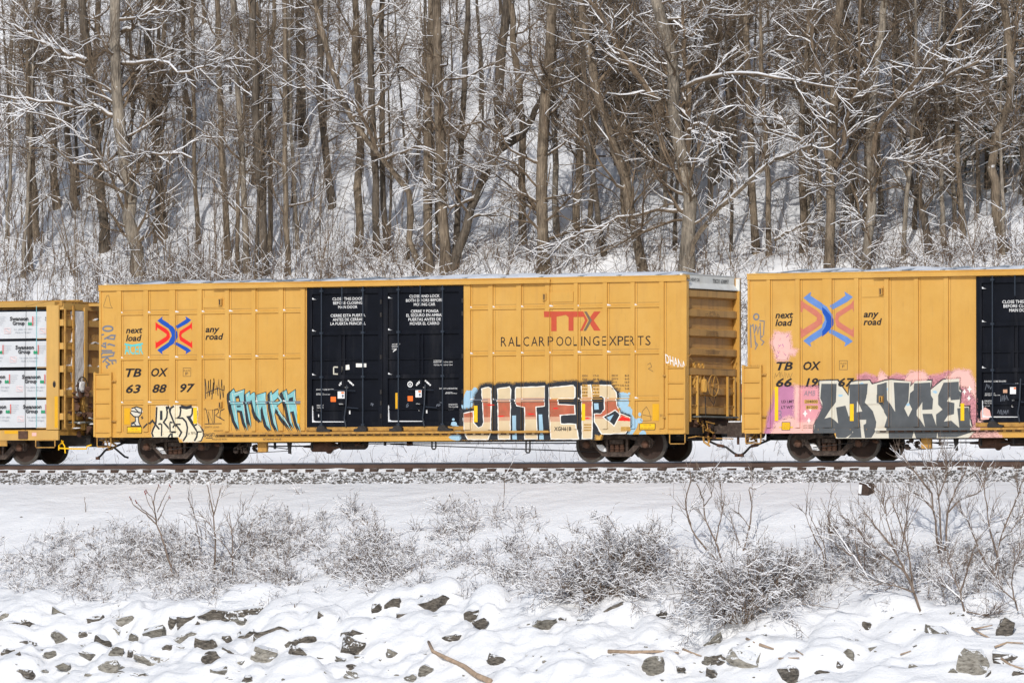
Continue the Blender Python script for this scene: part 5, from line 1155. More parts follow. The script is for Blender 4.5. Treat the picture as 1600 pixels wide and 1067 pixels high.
# ------------------------------------------------------------------ branching plants
class Wood:
    """collects rings of 4-sided twigs with snow lying on their upper faces"""
    def __init__(s, seed=0): s.rng = np.random.default_rng(seed); s.V = []; s.F = []; s.mi = []; s.n = 0
    def tubes(s, P, R, snow=.6, smax=.03, snowp=.9, thick=1.0):
        """P (N,K,3), R (N,K)"""
        N, K, _ = P.shape
        if N == 0: return
        Tn = np.gradient(P, axis=1); Tn /= (np.linalg.norm(Tn, axis=2, keepdims=True)+1e-9)
        up = np.array([0, 0, 1.]); S = np.cross(Tn, up); l = np.linalg.norm(S, axis=2, keepdims=True)
        S = np.where(l > .12, S/np.maximum(l, 1e-6), np.array([1., 0, 0])); Uv = np.cross(S, Tn)
        hor = np.sqrt(np.clip(1-Tn[..., 2]**2, 0, 1)); on = s.rng.random((N, 1)) < snowp
        sn = np.minimum(R*snow+.004, smax)*np.clip((hor-.40)/.35, 0, 1)*on
        R_ = R[..., None]
        ring = np.stack([P-Uv*R_, P+S*R_, P+Uv*(R_+sn[..., None]*1.2), P-S*R_], 2)      # bottom, right, top, left
        base = s.n+np.arange(N)[:, None]*(K*4)+np.arange(K-1)[None, :]*4
        s.V.append(ring.reshape(-1, 3))
        sm = (sn[:, :-1]+sn[:, 1:] > .003)
        for k in range(4):
            k2 = (k+1) % 4
            f = np.stack([base+k, base+k2, base+k2+4, base+k+4], -1).reshape(-1, 4); s.F.append(f)
            s.mi.append((sm if k in (1, 2) else np.zeros_like(sm)).astype(np.int32).reshape(-1))
        s.n += N*K*4
    def limbs(s, P, R, snowp=.85, mu=.75, sd=.28):
        s.tubes(P, R, 0, 0, 0.)
        N, K, _ = P.shape
        Tn = np.gradient(P, axis=1); Tn /= (np.linalg.norm(Tn, axis=2, keepdims=True)+1e-9); hor = np.sqrt(np.clip(1-Tn[..., 2]**2, 0, 1))
        k = (np.clip((hor-.5)/.35, 0, 1)*np.clip(s.rng.normal(mu, sd, (N, K)), .25, 1.25))*(s.rng.random((N, 1)) < snowp)
        sel = k.max(1) > .2
        if not sel.any(): return
        Q = P[sel].copy(); r = R[sel]; Q[..., 2] += r*.80; n0 = len(s.mi); s.tubes(Q, np.maximum(np.minimum(r*.66+.003, .058)*k[sel], .0015), 0, 0, 0.)
        for j in range(n0, len(s.mi)): s.mi[j] = np.ones_like(s.mi[j])
    def grow(s, P0, D0, L, R0, K, curl=.25, lift=.15, taper=.35):
        N = len(P0); P = np.zeros((N, K, 3)); P[:, 0] = P0; d = D0/np.linalg.norm(D0, axis=1, keepdims=True); st_ = (L/(K-1))[:, None]
        for k in range(1, K):
            d = d+s.rng.normal(0, curl, (N, 3))+np.array([0, 0, 1.])*(lift if np.ndim(lift) == 0 else lift[:, None]); d /= np.linalg.norm(d, axis=1, keepdims=True)
            P[:, k] = P[:, k-1]+d*st_
        R = R0[:, None]*np.linspace(1, taper, K)[None, :]
        return P, R
    def sub(s, P, R, n, t0=.15, t1=1., ang=.9, flat=.0):
        """n children on random spots of the given branches"""
        N, K, _ = P.shape; j = s.rng.integers(0, N, n); t = s.rng.uniform(t0, t1, n)*(K-1.001); i = t.astype(int); f = (t-i)[:, None]
        p = P[j, i]*(1-f)+P[j, i+1]*f; r = R[j, i]*(1-f[:, 0])+R[j, i+1]*f[:, 0]; d = P[j, i+1]-P[j, i]; d /= np.linalg.norm(d, axis=1, keepdims=True)+1e-9
        rnd = s.rng.normal(0, 1, (n, 3)); rnd -= (rnd*d).sum(1, keepdims=True)*d; rnd /= np.linalg.norm(rnd, axis=1, keepdims=True)
        rnd[:, 2] *= (1-flat); dd = d*np.cos(ang)+rnd*np.sin(ang)*s.rng.uniform(.6, 1.2, (n, 1)); return p, dd, r, t/(K-1)
    def arrays(s): return np.concatenate(s.V), np.concatenate(s.F), np.concatenate(s.mi)
def trunk_mesh(pts, rad, n=9, seed=0):
    pts = np.asarray(pts, float); rng = np.random.default_rng(seed)
    # densify
    K = 16; t = np.linspace(0, len(pts)-1, K); P = np.stack([np.interp(t, np.arange(len(pts)), pts[:, k]) for k in range(3)], 1); R = np.interp(t, np.arange(len(pts)), rad)
    P[1:-1, :2] += rng.normal(0, .25, (K-2, 2))*R[1:-1, None]; R = R*(1+rng.normal(0, .03, K)); R[0] *= 1.25
    T_ = np.gradient(P, axis=0); T_ /= np.linalg.norm(T_, axis=1, keepdims=True)
    S = np.cross(T_, np.array([0, 1., 0])); S /= np.linalg.norm(S, axis=1, keepdims=True)+1e-9; U_ = np.cross(S, T_)
    q = np.linspace(0, 2*np.pi, n, endpoint=False); V = P[:, None, :]+(S[:, None, :]*np.cos(q)[None, :, None]+U_[:, None, :]*np.sin(q)[None, :, None])*R[:, None, None]
    F = [(i*n+k, i*n+(k+1) % n, (i+1)*n+(k+1) % n, (i+1)*n+k) for i in range(K-1) for k in range(n)]+[tuple((K-1)*n+k for k in range(n))]
    return V.reshape(-1, 3), F, P, R
def crown(w_, P, R, n1, n2, n3, zlo, L1=(1.5, 4.), seed=0, ang=.95, lift=.10, twr=.008, hero=False):
    """P,R trunk polyline; fills w_ (Wood)"""
    rng = w_.rng; z = P[:, 2]-P[0, 2]; H = z[-1]
    zz = zlo+(H-zlo)*rng.random(n1)**1.25; tt = np.interp(zz, z, np.arange(len(z))); i = np.minimum(tt.astype(int), len(z)-2); f = (tt-i)[:, None]
    p0 = P[i]*(1-f)+P[i+1]*f; r0 = R[i]*(1-f[:, 0])+R[i+1]*f[:, 0]; az = rng.uniform(0, 2*np.pi, n1); el = rng.uniform(.0, 1.15, n1)
    d0 = np.stack([np.cos(az)*np.cos(el), np.sin(az)*np.cos(el), np.sin(el)], 1)
    L = rng.uniform(*L1, n1)*(1-.45*(zz/H)); r1 = np.minimum(r0*rng.uniform(.16, .42, n1), .05)+.005
    P1, R1 = w_.grow(p0, d0, L*1.0, r1, 9, .15, rng.normal(lift, .09, n1), .22); w_.limbs(P1, R1, .65)
    p, d, r, t = w_.sub(P1, R1, n2, .15, .98, .8, .2); n3 = int(n3*1.15); L2 = rng.uniform(.5, 1.7, n2)*(1.15-.6*t)
    P2, R2 = w_.grow(p, d, L2, np.maximum(r*.55, .0075), 6, .22, rng.normal(.03, .10, n2), .4); w_.tubes(P2, R2, .55, .010, .30)
    p, d, r, t = w_.sub(P2, R2, n3, .1, 1., .75, .2); L3 = rng.uniform(.3, 1.05, n3)
    P3, R3 = w_.grow(p, d, L3, np.full(n3, twr*.72), 4, .14, rng.normal(.05, .08, n3), .5); w_.tubes(P3, R3, .7, .007, .10)
ntree = 0
def tree_from(name, base, pts, rad, seed, n1, n2, n3, zlo, L1, bark, label, group=None, extra=None, twr=.0075, cat='tree'):
    t = thing(name, base, label, cat, group)
    V, F, P, R = trunk_mesh(pts, rad, 9, seed); link_mesh('trunk', V, F, bark, t, smooth=True)
    w_ = Wood(seed); 
    if n1: crown(w_, P, R, n1, n2, n3, zlo, L1, seed, twr=twr)
    if extra:
        for (ep, er) in extra:
            ep = np.asarray(ep, float); K = 12; tt = np.linspace(0, len(ep)-1, K); Q = np.stack([np.interp(tt, np.arange(len(ep)), ep[:, k]) for k in range(3)], 1)
            Q[1:-1] += w_.rng.normal(0, .05, (K-2, 3)); rr = np.linspace(er, er*.35, K)
            w_.limbs(Q[None], rr[None], 2., 1.15, .15)
            p, d, r, t_ = w_.sub(Q[None], rr[None], 16, .1, .98, .8); P2, R2 = w_.grow(p, d, w_.rng.uniform(.6, 1.6, 16), np.maximum(r*.45, .011), 7, .22, .05, .3); w_.tubes(P2, R2, .7, .015)
            p, d, r, t_ = w_.sub(P2, R2, 90, .1, 1, .8); P3, R3 = w_.grow(p, d, w_.rng.uniform(.3, .9, 90), np.full(90, .009), 4, .2, .03, .5); w_.tubes(P3, R3, 1.1, .012, .6)
    if w_.n: V, F, mi_ = w_.arrays(); link_mesh('crown', V, F, ['twig', 'twig_snow'], t, mi=mi_)
    return t
S_AT = lambda Y: FPX/((np.array([0, Y, 0])-CAM)@_F)
def px_tree(pix, wpx, label, n1, n2, n3, zlo, L1, seed, bark='bark', forks=(), back=None, group=None, wtop=None):
    df = (.75 if pix[0][0] < 330 else .52) if pix[0][0] < 820 else .8
    n1, n2, n3 = int(n1*(df+.1)), int(n2*df), int(n3*df)
    """pix: photo path base -> up; the base is set on the slope, or behind the train when hidden"""
    u, v = pix[0]; b = hit(u, v, 3., 60.) if back is None else at(u, v, back)
    Y = b[1]; bz = float(base_h(b[0], Y)); b[2] = bz-.15; sc = FPX/((b-CAM)@_F)
    pts = [b]+[at(p[0], p[1], Y+(i+1)*.12*((seed % 3)-1)) for i, p in enumerate(pix[1:])]
    if pts[1][2] < b[2]+.4: pts.pop(1)
    d = pts[-1]-pts[-2]; d /= np.linalg.norm(d); d = d+np.array([0, 0, .6]); d /= np.linalg.norm(d)
    pts += [pts[-1]+d*.9, pts[-1]+d*.9+(d+np.array([0, 0, .5]))/1.4*.9]
    r0 = wpx/sc/2; nseg = len(pts); rt = (wtop or wpx*.8)/sc/2
    rad = [r0]+list(np.interp(np.arange(1, nseg-2), [0, nseg-3], [r0, rt]))+[rt*.75, rt*.35]
    ex = []
    for (fp, fw) in forks:
        yo = rs.uniform(-.3, -.05); ex.append(([at(p[0], p[1], Y+yo*j) for j, p in enumerate(fp)], fw/sc/2))
    return tree_from('bare_tree', tuple(b), pts, rad, seed, n1, n2, n3, zlo, L1, bark, label, group, ex)
TR = [
 ([(48,425),(43,125),(40,0)],8,'slender bare tree left of the lumber flatcar bulkhead, straight to the top',22,110,600,2.,(1,3)),
 ([(90,325),(76,120),(78,0)],12,'pale stout trunk on the slope above the flatcar bulkhead',14,60,300,3,(1,3)),
 ([(163,392),(150,215),(128,0)],16,'broad dark trunk just left of the light gnarled tree',26,150,900,2,(1.5,4)),
 ([(255,372),(245,240),(233,50),(238,0)],14,'dark leaning trunk above the red and blue emblem of the central boxcar',24,120,700,3,(1,4)),
 ([(310,382),(303,250),(301,60),(300,0)],7,'thin tree above the slogan word any road',14,70,350,2,(1,2.5)),
 ([(357,402),(345,240),(340,0)],10,'bare tree with flared foot standing clear on open snow',14,60,300,3,(1,2.5)),
 ([(385,425),(380,280),(372,125),(363,0)],10,'left stem of the close group above the cyan graffiti',14,80,400,3,(1,3)),
 ([(415,430),(405,260),(397,125),(395,0)],14,'thickest stem of the close group above the cyan graffiti',18,90,500,3,(1,3)),
 ([(420,400),(422,250),(420,100),(430,0)],8,'thin stem touching the right of the thickest stem above the cyan graffiti',10,50,260,3,(1,2.5)),
 ([(450,428),(445,280),(446,0)],9,'straight sunlit tree just left of the black doors',14,80,400,1.,(1,3)),
 ([(465,390),(455,200),(452,50),(450,0)],6,'very thin tree right beside the straight sunlit one',8,40,220,2,(1,2)),
 ([(475,225),(468,50),(470,0)],14,'dark trunk high on the slope above the left black door',8,40,200,3,(1,3)),
 ([(520,322),(500,150),(500,50),(502,0)],12,'leaning dark trunk on the mid slope above the left black door',12,60,300,2,(1,3)),
 ([(560,395),(560,200),(555,0)],13,'brown trunk with a thick straight stem above the meeting of the black doors',14,60,300,3,(1,3)),
 ([(590,398),(585,250),(576,0)],12,'trunk standing just right of the door meeting, foot dark against snow',14,60,300,3,(1,3)),
 ([(605,390),(598,300),(598,0)],10,'slim companion trunk touching the one right of the door meeting',8,40,200,3,(1,3)),
 ([(670,425),(667,200),(675,0)],15,'left one of the paired thick trunks above the right black door',18,100,500,2.,(1,4)),
 ([(697,430),(688,250),(682,0)],17,'right one of the paired thick trunks above the right black door',20,110,600,2,(1,4)),
 ([(712,400),(722,200),(732,0)],10,'slanting slim trunk behind the leaning dark tree',14,70,350,2,(1,3)),
 ([(780,215),(780,100),(795,0)],17,'dark thick trunk far up the slope above the red owner initials',12,60,300,3,(1,4)),
 ([(850,430),(845,240),(860,75),(862,0)],19,'large trunk above the red owner initials, sprouting many snowy boughs',34,200,1400,1.,(1.5,4.5)),
 ([(817,380),(815,200),(805,90),(800,0)],12,'pale trunk left of the large trunk above the owner initials',14,80,400,2,(1,3)),
 ([(870,362),(867,200),(860,50),(861,0)],10,'slim trunk right behind the large trunk above the owner initials',12,60,300,2,(1,3)),
 ([(945,398),(920,240),(912,100),(910,0)],9,'thin bent trunk left of the long leaning tree',14,90,500,2,(1,3)),
 ([(1007,430),(982,300),(950,200),(927,115),(905,0)],16,'long tree leaning left with a curved trunk, above the boxcar right end',26,180,1200,1.,(1.5,4.5)),
 ([(965,255),(967,100),(972,0)],10,'straight trunk far behind the leaning curved tree',10,60,300,2,(1,3)),
 ([(1120,282),(1112,100),(1103,0)],23,'very broad pale trunk far behind the gap between the boxcars',12,60,300,4,(1,4)),
 ([(1145,228),(1140,100),(1145,0)],17,'dark broad trunk right of the very broad pale one',12,60,300,3,(1,4)),
 ([(1182,398),(1172,225),(1167,125),(1167,0)],12,'straight trunk above the left corner of the right boxcar',16,90,500,2,(1,3)),
 ([(1202,398),(1200,280),(1195,200),(1190,100)],9,'shorter slim trunk just right of the straight one above the right boxcar corner',10,60,300,1,(1,3)),
 ([(1322,352),(1330,250),(1342,175),(1350,0)],16,'shaded thick trunk between the two tall trees above the faded emblem',12,60,300,3,(1,4)),
 ([(1452,395),(1445,340),(1420,280),(1407,190),(1400,60),(1398,0)],12,'crooked trunk bending left above the grey graffiti',22,140,900,1,(1,4)),
 ([(1505,372),(1495,200),(1500,75),(1502,0)],9,'slim trunk in the brushy thicket near the right edge',24,150,1000,1.,(1,3.5)),
 ([(1570,392),(1555,300),(1550,240),(1580,140),(1572,0)],15,'crooked light trunk nearest the right edge',26,160,1000,2,(1,4)),
]
for i, (pix, wpx, lab, n1, n2, n3, zlo, L1) in enumerate(TR):
    px_tree(pix, wpx, lab, n1, n2, n3, zlo, L1, 100+i, bark=['bark', 'bark', 'bark_light', 'bark_dark'][i % 4] if 'dark' not in lab else 'bark_dark')
# the large individual trees with traced boughs
px_tree([(215,428),(202,300),(185,200),(178,0)],21,'gnarled light barked tree with snowy crotch and long left boughs',38,260,1900,1.,(1.5,4.5),201,'bark_light',
  forks=(([(196,195),(150,165),(80,160),(0,150)],7),([(135,97),(90,80),(50,55),(0,25)],9),([(190,50),(215,35),(245,5),(255,-20)],8),([(200,285),(222,255),(240,240),(300,248)],8),([(205,290),(160,260),(110,190),(40,175)],5),([(190,100),(240,95),(290,118),(330,100),(380,92)],6)))
px_tree([(660,425),(640,380),(645,310),(590,240),(540,175),(515,95),(490,0)],10,'long curved tree arching left across the slope above the doors',24,180,1200,2,(1,3.5),202,'bark',
  forks=(([(590,240),(560,160),(500,155),(460,110)],6),([(600,250),(640,230),(690,232),(740,262),(800,298)],5),([(548,185),(600,150),(620,100),(640,40)],5)))
px_tree([(705,422),(735,325),(775,240),(812,212)],15,'dark trunk leaning strongly to the right above the owner initials',20,140,900,1.5,(1,3),203,'bark_dark',
  forks=(([(740,310),(700,325),(680,300)],5),([(775,240),(800,200),(790,150)],6)))
px_tree([(1072,430),(1072,280),(1060,200),(1050,100),(1025,0)],23,'thick forked tree beside the gap between the boxcars',34,240,1700,1.5,(1.5,4.5),204,'bark_light',
  forks=(([(1062,208),(1020,150),(970,85),(920,0)],13),([(1072,250),(1071,100),(1065,0)],13),([(1068,215),(1090,195),(1130,210),(1125,260)],6),([(1065,140),(1110,118),(1170,115),(1230,125),(1290,135),(1340,140)],7),([(1055,90),(1090,40),(1110,0)],6),([(1075,330),(1000,330),(920,360),(880,378)],6)))
px_tree([(1295,430),(1295,300),(1302,150),(1305,50),(1315,0)],16,'tall sunlit tree left of the two above the faded emblem',24,170,1100,1.5,(1,4),205,'bark',
  forks=(([(1297,260),(1290,170),(1270,50),(1262,0)],10),([(1305,260),(1325,190),(1337,150),(1345,0)],10),([(1295,300),(1260,225),(1190,200),(1150,150)],5)))
px_tree([(1350,424),(1362,300),(1362,175),(1375,50),(1382,0)],15,'tall tree with a long snowy bough rising right, above the faded emblem',24,170,1100,1.5,(1,4),206,'bark_light',
  forks=(([(1365,245),(1385,185),(1410,150),(1465,85),(1500,40),(1530,0)],10),([(1415,145),(1460,130),(1520,100),(1560,55)],7),([(1365,300),(1380,250),(1430,255),(1450,250)],4),([(1362,385),(1330,290),(1300,290)],4)))
# leaning broken bough with snow, and a fallen log up the slope
b0 = hit(1083, 392, 3, 60); Y0 = 18.2
def snag(name, pix, Yv, wpx, label, cat, seed, ntw=60):
    pts = [at(a, b, Yv) for a, b in pix]; base = tuple(pts[0]); sc = FPX/((pts[0]-CAM)@_F)
    t = thing(name, base, label, cat); w_ = Wood(seed); P = np.array(pts); K = 14; tt = np.linspace(0, len(P)-1, K); Q = np.stack([np.interp(tt, np.arange(len(P)), P[:, k]) for k in range(3)], 1)
    Q[1:-1] += w_.rng.normal(0, .03, (K-2, 3)); rr = np.linspace(wpx/sc/2, wpx/sc/2*.6, K); w_.limbs(Q[None], rr[None], 2., 1.15, .15)
    V, F, mi_ = w_.arrays(); link_mesh('trunk', V, F, ['bark', 'twig_snow'], t, mi=mi_)
    w2 = Wood(seed+1); p, d, r, t_ = w2.sub(Q[None], rr[None], ntw//3, .2, 1., .9); P2, R2 = w2.grow(p, d, w2.rng.uniform(.4, 1.5, len(p)), np.full(len(p), .016), 6, .2, .05, .4); w2.tubes(P2, R2, 1, .03)
    p, d, r, t_ = w2.sub(P2, R2, ntw*2, .1, 1., .8); P3, R3 = w2.grow(p, d, w2.rng.uniform(.2, .6, len(p)), np.full(len(p), .008), 4, .2, .03, .5); w2.tubes(P3, R3, 1.2, .02)
    V, F, mi_ = w2.arrays(); link_mesh('branches', V, F, ['twig', 'twig_snow'], t, mi=mi_); return t
snag('leaning_snag', [(1080,400),(1085,372),(1130,322),(1170,285),(1215,245),(1270,228)], 17.6, 9, 'broken snowy trunk leaning up to the right beside the forked tree', 'fallen tree', 301, 90)
snag('fallen_log', [(228,112),(255,117),(300,108),(342,97)], 27.0, 8, 'snow covered fallen log lodged between trunks high on the left slope', 'fallen tree', 302, 20)
snag('fallen_branch', [(1210,375),(1250,355),(1300,345),(1330,350)], 19.5, 5, 'low snowy branch lying across the foot of the slope behind the right boxcar', 'branch', 303, 60)

# prototypes for the many others
protos = []
for k in range(9):
    rng = np.random.default_rng(900+k); H = rng.uniform(8.8, 11); lean = rng.normal(0, .05, 2)
    pts = [np.array([lean[0]*z+.18*math.sin(z*.5+k), lean[1]*z, z]) for z in np.linspace(-.2, H, 8)]
    r0 = (.05, .06, .075, .09, .05, .11, .14, .06, .10)[k]; rad = list(np.linspace(r0, r0*.3, 8))
    V, F, P, R = trunk_mesh(pts, rad, 8, k); w_ = Wood(1000+k); crown(w_, P, R, (11, 9, 13, 22, 10, 24, 20, 11, 18)[k], (36, 30, 44, 110, 34, 130, 100, 40, 80)[k], (330, 280, 420, 1000, 320, 1250, 950, 400, 800)[k], 2. if k < 6 else 3., (.8, 2.8), twr=.008)
    me1 = link_mesh('trunk', V, F, ['bark', 'bark_dark', 'bark_light'][k % 3], None, smooth=True)
    v2, f2, m2 = w_.arrays(); me2 = link_mesh('crown', v2, f2, ['twig', 'twig_snow'], None, mi=m2)
    protos.append((me1.data, me2.data)); bpy.data.objects.remove(me1); bpy.data.objects.remove(me2)
LM = ['by the left frame edge','above the lumber packs','above the flatcar bulkhead','above the left corner of the central boxcar','above the word next','above the crossing arrows emblem','above the words any road','above the top left latch','above the cyan graffiti','just left of the black doors','above the left black door','above the CLOSE THIS DOOR notice','above the door meeting','above the CLOSE AND LOCK notice','above the right black door','just right of the black doors','above the start of the RAILCAR line','above the red initials','above the word POOLING','above the grey chevron','above the end of the EXPERTS line','above the right corner of the central boxcar','above the white end band','over the gap between boxcars','above the corner of the right boxcar','above the faded arrows emblem','right of the faded emblem','above the grey graffiti','above the end of the grey graffiti','above the doors of the right boxcar','near the right frame edge','at the right frame edge']
def landmark(u):
    return LM[int(max(0, min(len(LM)-1, u/1600*len(LM))))]
placed = []
rr_ = random.Random(77)
def filler(x, y, k, sc, rz, label, group):
    z = float(base_h(x, y)); t = thing('bare_tree', (x, y, z), label, 'tree', group); t.rotation_euler.z = rz; t.scale = (sc, sc, sc)
    for nm, me in zip(('trunk', 'crown'), protos[k]):
        o = bpy.data.objects.new(nm, me); C.objects.link(o); o.parent = t
cnt = 0; tries = 0
while cnt < 185 and tries < 4000:
    tries += 1
    y = rr_.choice([rr_.uniform(19.5, 26), rr_.uniform(24, 34), rr_.uniform(30, 46)])
    u = rr_.uniform(-40, 1640)
    x = at(u, 300, y)[0]
    if 300 < u < 900 and rr_.random() < .3: continue
    if 120 < u < 900 and 20 < y < 27 and rr_.random() < .45: continue     # keep the open snow patches at left centre
    if any((x-a)**2+((y-b)*1.2)**2 < 1.1 for a, b in placed): continue
    placed.append((x, y)); k = rr_.choice([0, 0, 1, 4, 4, 7, 2, 3] if 300 < u < 860 else [0, 1, 2, 3, 4, 5, 6, 7, 8])
    far = y > 27
    sz_ = ('polelike', 'thin', 'slim', 'medium', 'wispy', 'stout', 'thick', 'slender', 'sturdy')[k]; hh = 'low' if y < 23 else 'midway' if y < 29 else 'high' if y < 36 else 'very high'
    lab = f'{sz_} bare tree {hh} up slope {landmark(u)}'; grp = 'bare trees on the wooded slope'
    filler(x, y, k, rr_.uniform(.8, 1.1)*(.82 if y > 27 else 1), rr_.uniform(0, 6.28), lab, grp); cnt += 1

# snowy evergreens at upper right
def evergreen(u, v, H, seed, label):
    b = hit(u, v, 3, 60); z = float(base_h(b[0], b[1])); t = thing('evergreen_tree', (b[0], b[1], z-.1), label, 'tree')
    MB().tube([(b[0], b[1], z-.1), (b[0], b[1], z+H*.5), (b[0], b[1], z+H)], [.14, .09, .02], 8).build('trunk', 'bark_dark', t)
    w_ = Wood(seed); rng = w_.rng; n = 150; zz = rng.uniform(.12, .97, n); az = rng.uniform(0, 6.28, n); p0 = np.stack([np.full(n, b[0]), np.full(n, b[1]), z+zz*H], 1)
    d0 = np.stack([np.cos(az), np.sin(az), rng.uniform(-.05, .2, n)], 1); L = (1-zz)*H*.30+.25
    P1, R1 = w_.grow(p0, d0, L, np.full(n, .018), 7, .06, -.09, .3); w_.tubes(P1, R1, .8, .03)
    p, d, r, t_ = w_.sub(P1, R1, 1700, .1, 1, .9, .75); P2, R2 = w_.grow(p, d, rng.uniform(.2, .5, 1700), np.full(1700, .032), 4, .10, -.06, .35); w_.tubes(P2, R2, .8, .03, .62)
    V, F, mi_ = w_.arrays(); link_mesh('crown', V, F, ['needle', 'twig_snow'], t, mi=mi_)
evergreen(1545, 292, 6.5, 501, 'snow laden dark evergreen at upper right behind the crooked trunk')
evergreen(1600, 300, 7.5, 502, 'dark evergreen cut by the right edge of the photo')
evergreen(1490, 240, 4.5, 503, 'smaller evergreen left of the snow laden one at upper right')
evergreen(1015, 262, 3.6, 504, 'small dark evergreen behind the long leaning tree')
evergreen(985, 190, 2.6, 505, 'tiny dark evergreen high behind the long leaning tree')

# undergrowth on the slope: nobody could count it
w_ = Wood(700); rng = w_.rng; n = 10000
uu = rng.uniform(-30, 1630, n); yy_ = rng.choice([0, 0, 0, 0, 1, 2], n); yy_ = np.where(yy_ == 0, rng.uniform(14, 20, n), np.where(yy_ == 1, rng.uniform(17, 22, n), rng.uniform(22, 36, n)))
xx = np.array([at(a, 350, b)[0] for a, b in zip(uu, yy_)])
den = fbm(xx/3., yy_/2.5, 60)+.18; keep = (rng.uniform(-.5, .6, n) < den-.25*(yy_ > 20)) | (yy_ < 17.5); xx = xx[keep]; yy_ = yy_[keep]; n = len(xx)
p0 = np.stack([xx, yy_, base_h(xx, yy_)-.03], 1); az = rng.uniform(0, 6.28, n); tilt = np.abs(rng.normal(.0, .5, n)); d0 = np.stack([np.cos(az)*np.sin(tilt), np.sin(az)*np.sin(tilt), np.cos(tilt)], 1)
P1, R1 = w_.grow(p0, d0, rng.gamma(3, .22, n)*np.where(uu[keep] < 480, 1.35, 1.)+.2, np.full(n, .0085), 5, .22, -.10, .5); w_.tubes(P1, R1, 1.0, .012, .42)
p, d, r, t_ = w_.sub(P1, R1, 15000, .25, 1, .9); P2, R2 = w_.grow(p, d, rng.uniform(.2, .7, 15000), np.full(15000, .0065), 3, .2, -.04, .6); w_.tubes(P2, R2, 1.0, .010, .35)
V, F, mi_ = w_.arrays(); o = link_mesh('undergrowth', V, F, ['weed', 'twig_snow'], mi=mi_, kind='stuff'); o['label'] = 'tangled snowy brush on the wooded slope'
w_ = Wood(705); rng = w_.rng; n = 620; uu = np.where(rng.random(n) < .5, rng.uniform(-30, 520, n), rng.uniform(-30, 1630, n)); yy_ = rng.uniform(14.5, 29, n)
xx = np.array([at(a, 300, b)[0] for a, b in zip(uu, yy_)]); p0 = np.stack([xx, yy_, base_h(xx, yy_)-.03], 1); az = rng.uniform(0, 6.28, n); tilt = np.abs(rng.normal(.0, .16, n)); d0 = np.stack([np.cos(az)*np.sin(tilt), np.sin(az)*np.sin(tilt), np.cos(tilt)], 1)
P1, R1 = w_.grow(p0, d0, rng.gamma(4, .55, n)+.5, rng.uniform(.007, .018, n), 8, .07, .03, .35); w_.tubes(P1, R1, .5, .008, .3)
p, d, r, t_ = w_.sub(P1, R1, 3400, .2, 1, .65); P2, R2 = w_.grow(p, d, rng.uniform(.25, .9, 3400), np.full(3400, .0062), 4, .14, .05, .5); w_.tubes(P2, R2, .9, .010, .35)
V, F, mi_ = w_.arrays(); o = link_mesh('sapling_thicket', V, F, ['twig', 'twig_snow'], mi=mi_, kind='stuff'); o['label'] = 'thicket of thin brown saplings and twigs between the trees'
# low dry stalks behind the track, seen below the cars
w_ = Wood(710); rng = w_.rng; n = 1500; xx = rng.uniform(-34, 14, n); yy_ = rng.uniform(10.5, 14, n)
p0 = np.stack([xx, yy_, base_h(xx, yy_)-.02], 1); az = rng.uniform(0, 6.28, n); tilt = np.abs(rng.normal(.0, .6, n)); d0 = np.stack([np.cos(az)*np.sin(tilt), np.sin(az)*np.sin(tilt), np.cos(tilt)], 1)
P1, R1 = w_.grow(p0, d0, rng.uniform(.15, .7, n), np.full(n, .005), 4, .2, -.1, .5); w_.tubes(P1, R1, 1.5, .012, .8)
V, F, mi_ = w_.arrays(); o = link_mesh('dry_stalks', V, F, ['weed', 'twig_snow'], mi=mi_, kind='stuff'); o['label'] = 'low dry stalks in the snow behind the track'

# ------------------------------------------------------------------ foreground: weeds, shrubs, saplings, rocks, driftwood
hb = lambda u, v: hit(u, v, -24, -2.7, bank_h)
# weeds as ground cover; density follows the patches of the photo
PATCH = [(60,890,75,35,1.),(180,900,80,45,1.2),(100,850,18,20,.35),(240,870,60,45,1.2),(330,880,80,55,1.2),(430,850,70,50,1.3),(430,910,70,35,1.),(560,830,55,35,.7),(600,885,75,50,1.4),(560,900,50,35,1.0),(640,800,20,10,.2),(720,800,50,22,.5),(710,860,50,50,.8),(780,890,60,50,1.),(840,870,45,40,.6),(870,930,45,25,.7),(800,815,22,14,.15),(880,830,18,10,.25),(1055,890,30,55,.25),(1270,900,70,45,1.0),(1340,880,80,55,.8),(1440,900,90,50,.9),(1540,900,70,60,.9),(1300,850,40,30,.35),(1590,840,30,60,.5),(1480,930,70,25,.6),(300,930,90,20,.5),(20,920,60,20,.4)]
w_ = Wood(720); rng = w_.rng; W = np.array([p[4]*p[2]*p[3] for p in PATCH]); W /= W.sum(); N = 8500
pc = rng.choice(len(PATCH), N, p=W); base_pts = []
PA = np.array(PATCH)
uu = PA[pc, 0]+rng.normal(0, .55, N)*PA[pc, 2]; vv = PA[pc, 1]+rng.normal(0, .55, N)*PA[pc, 3]
clump = 900; cu = uu[:clump]; cv = vv[:clump]; own = rng.integers(0, clump, N); cu2 = cu[own]+rng.normal(0, 3.5, N); cv2 = cv[own]+rng.normal(0, 2.0, N)
vg = np.linspace(756, 1060, 90); yb = []
for ug in (0, 800, 1600): yb.append([hit(ug, v, -24, -2.7)[1] for v in vg])
yb = np.array(yb)
cv2 = np.clip(cv2, 772, 965)
Yw = np.array([np.interp(v, vg, yb[0])*max(0, 1-u/800)+np.interp(v, vg, yb[1])*(1-abs(u/800-1))+np.interp(v, vg, yb[2])*max(0, u/800-1) for u, v in zip(np.clip(cu2, 0, 1600), cv2)])
Xw = np.array([at(u, 900, y)[0] for u, y in zip(cu2, Yw)])
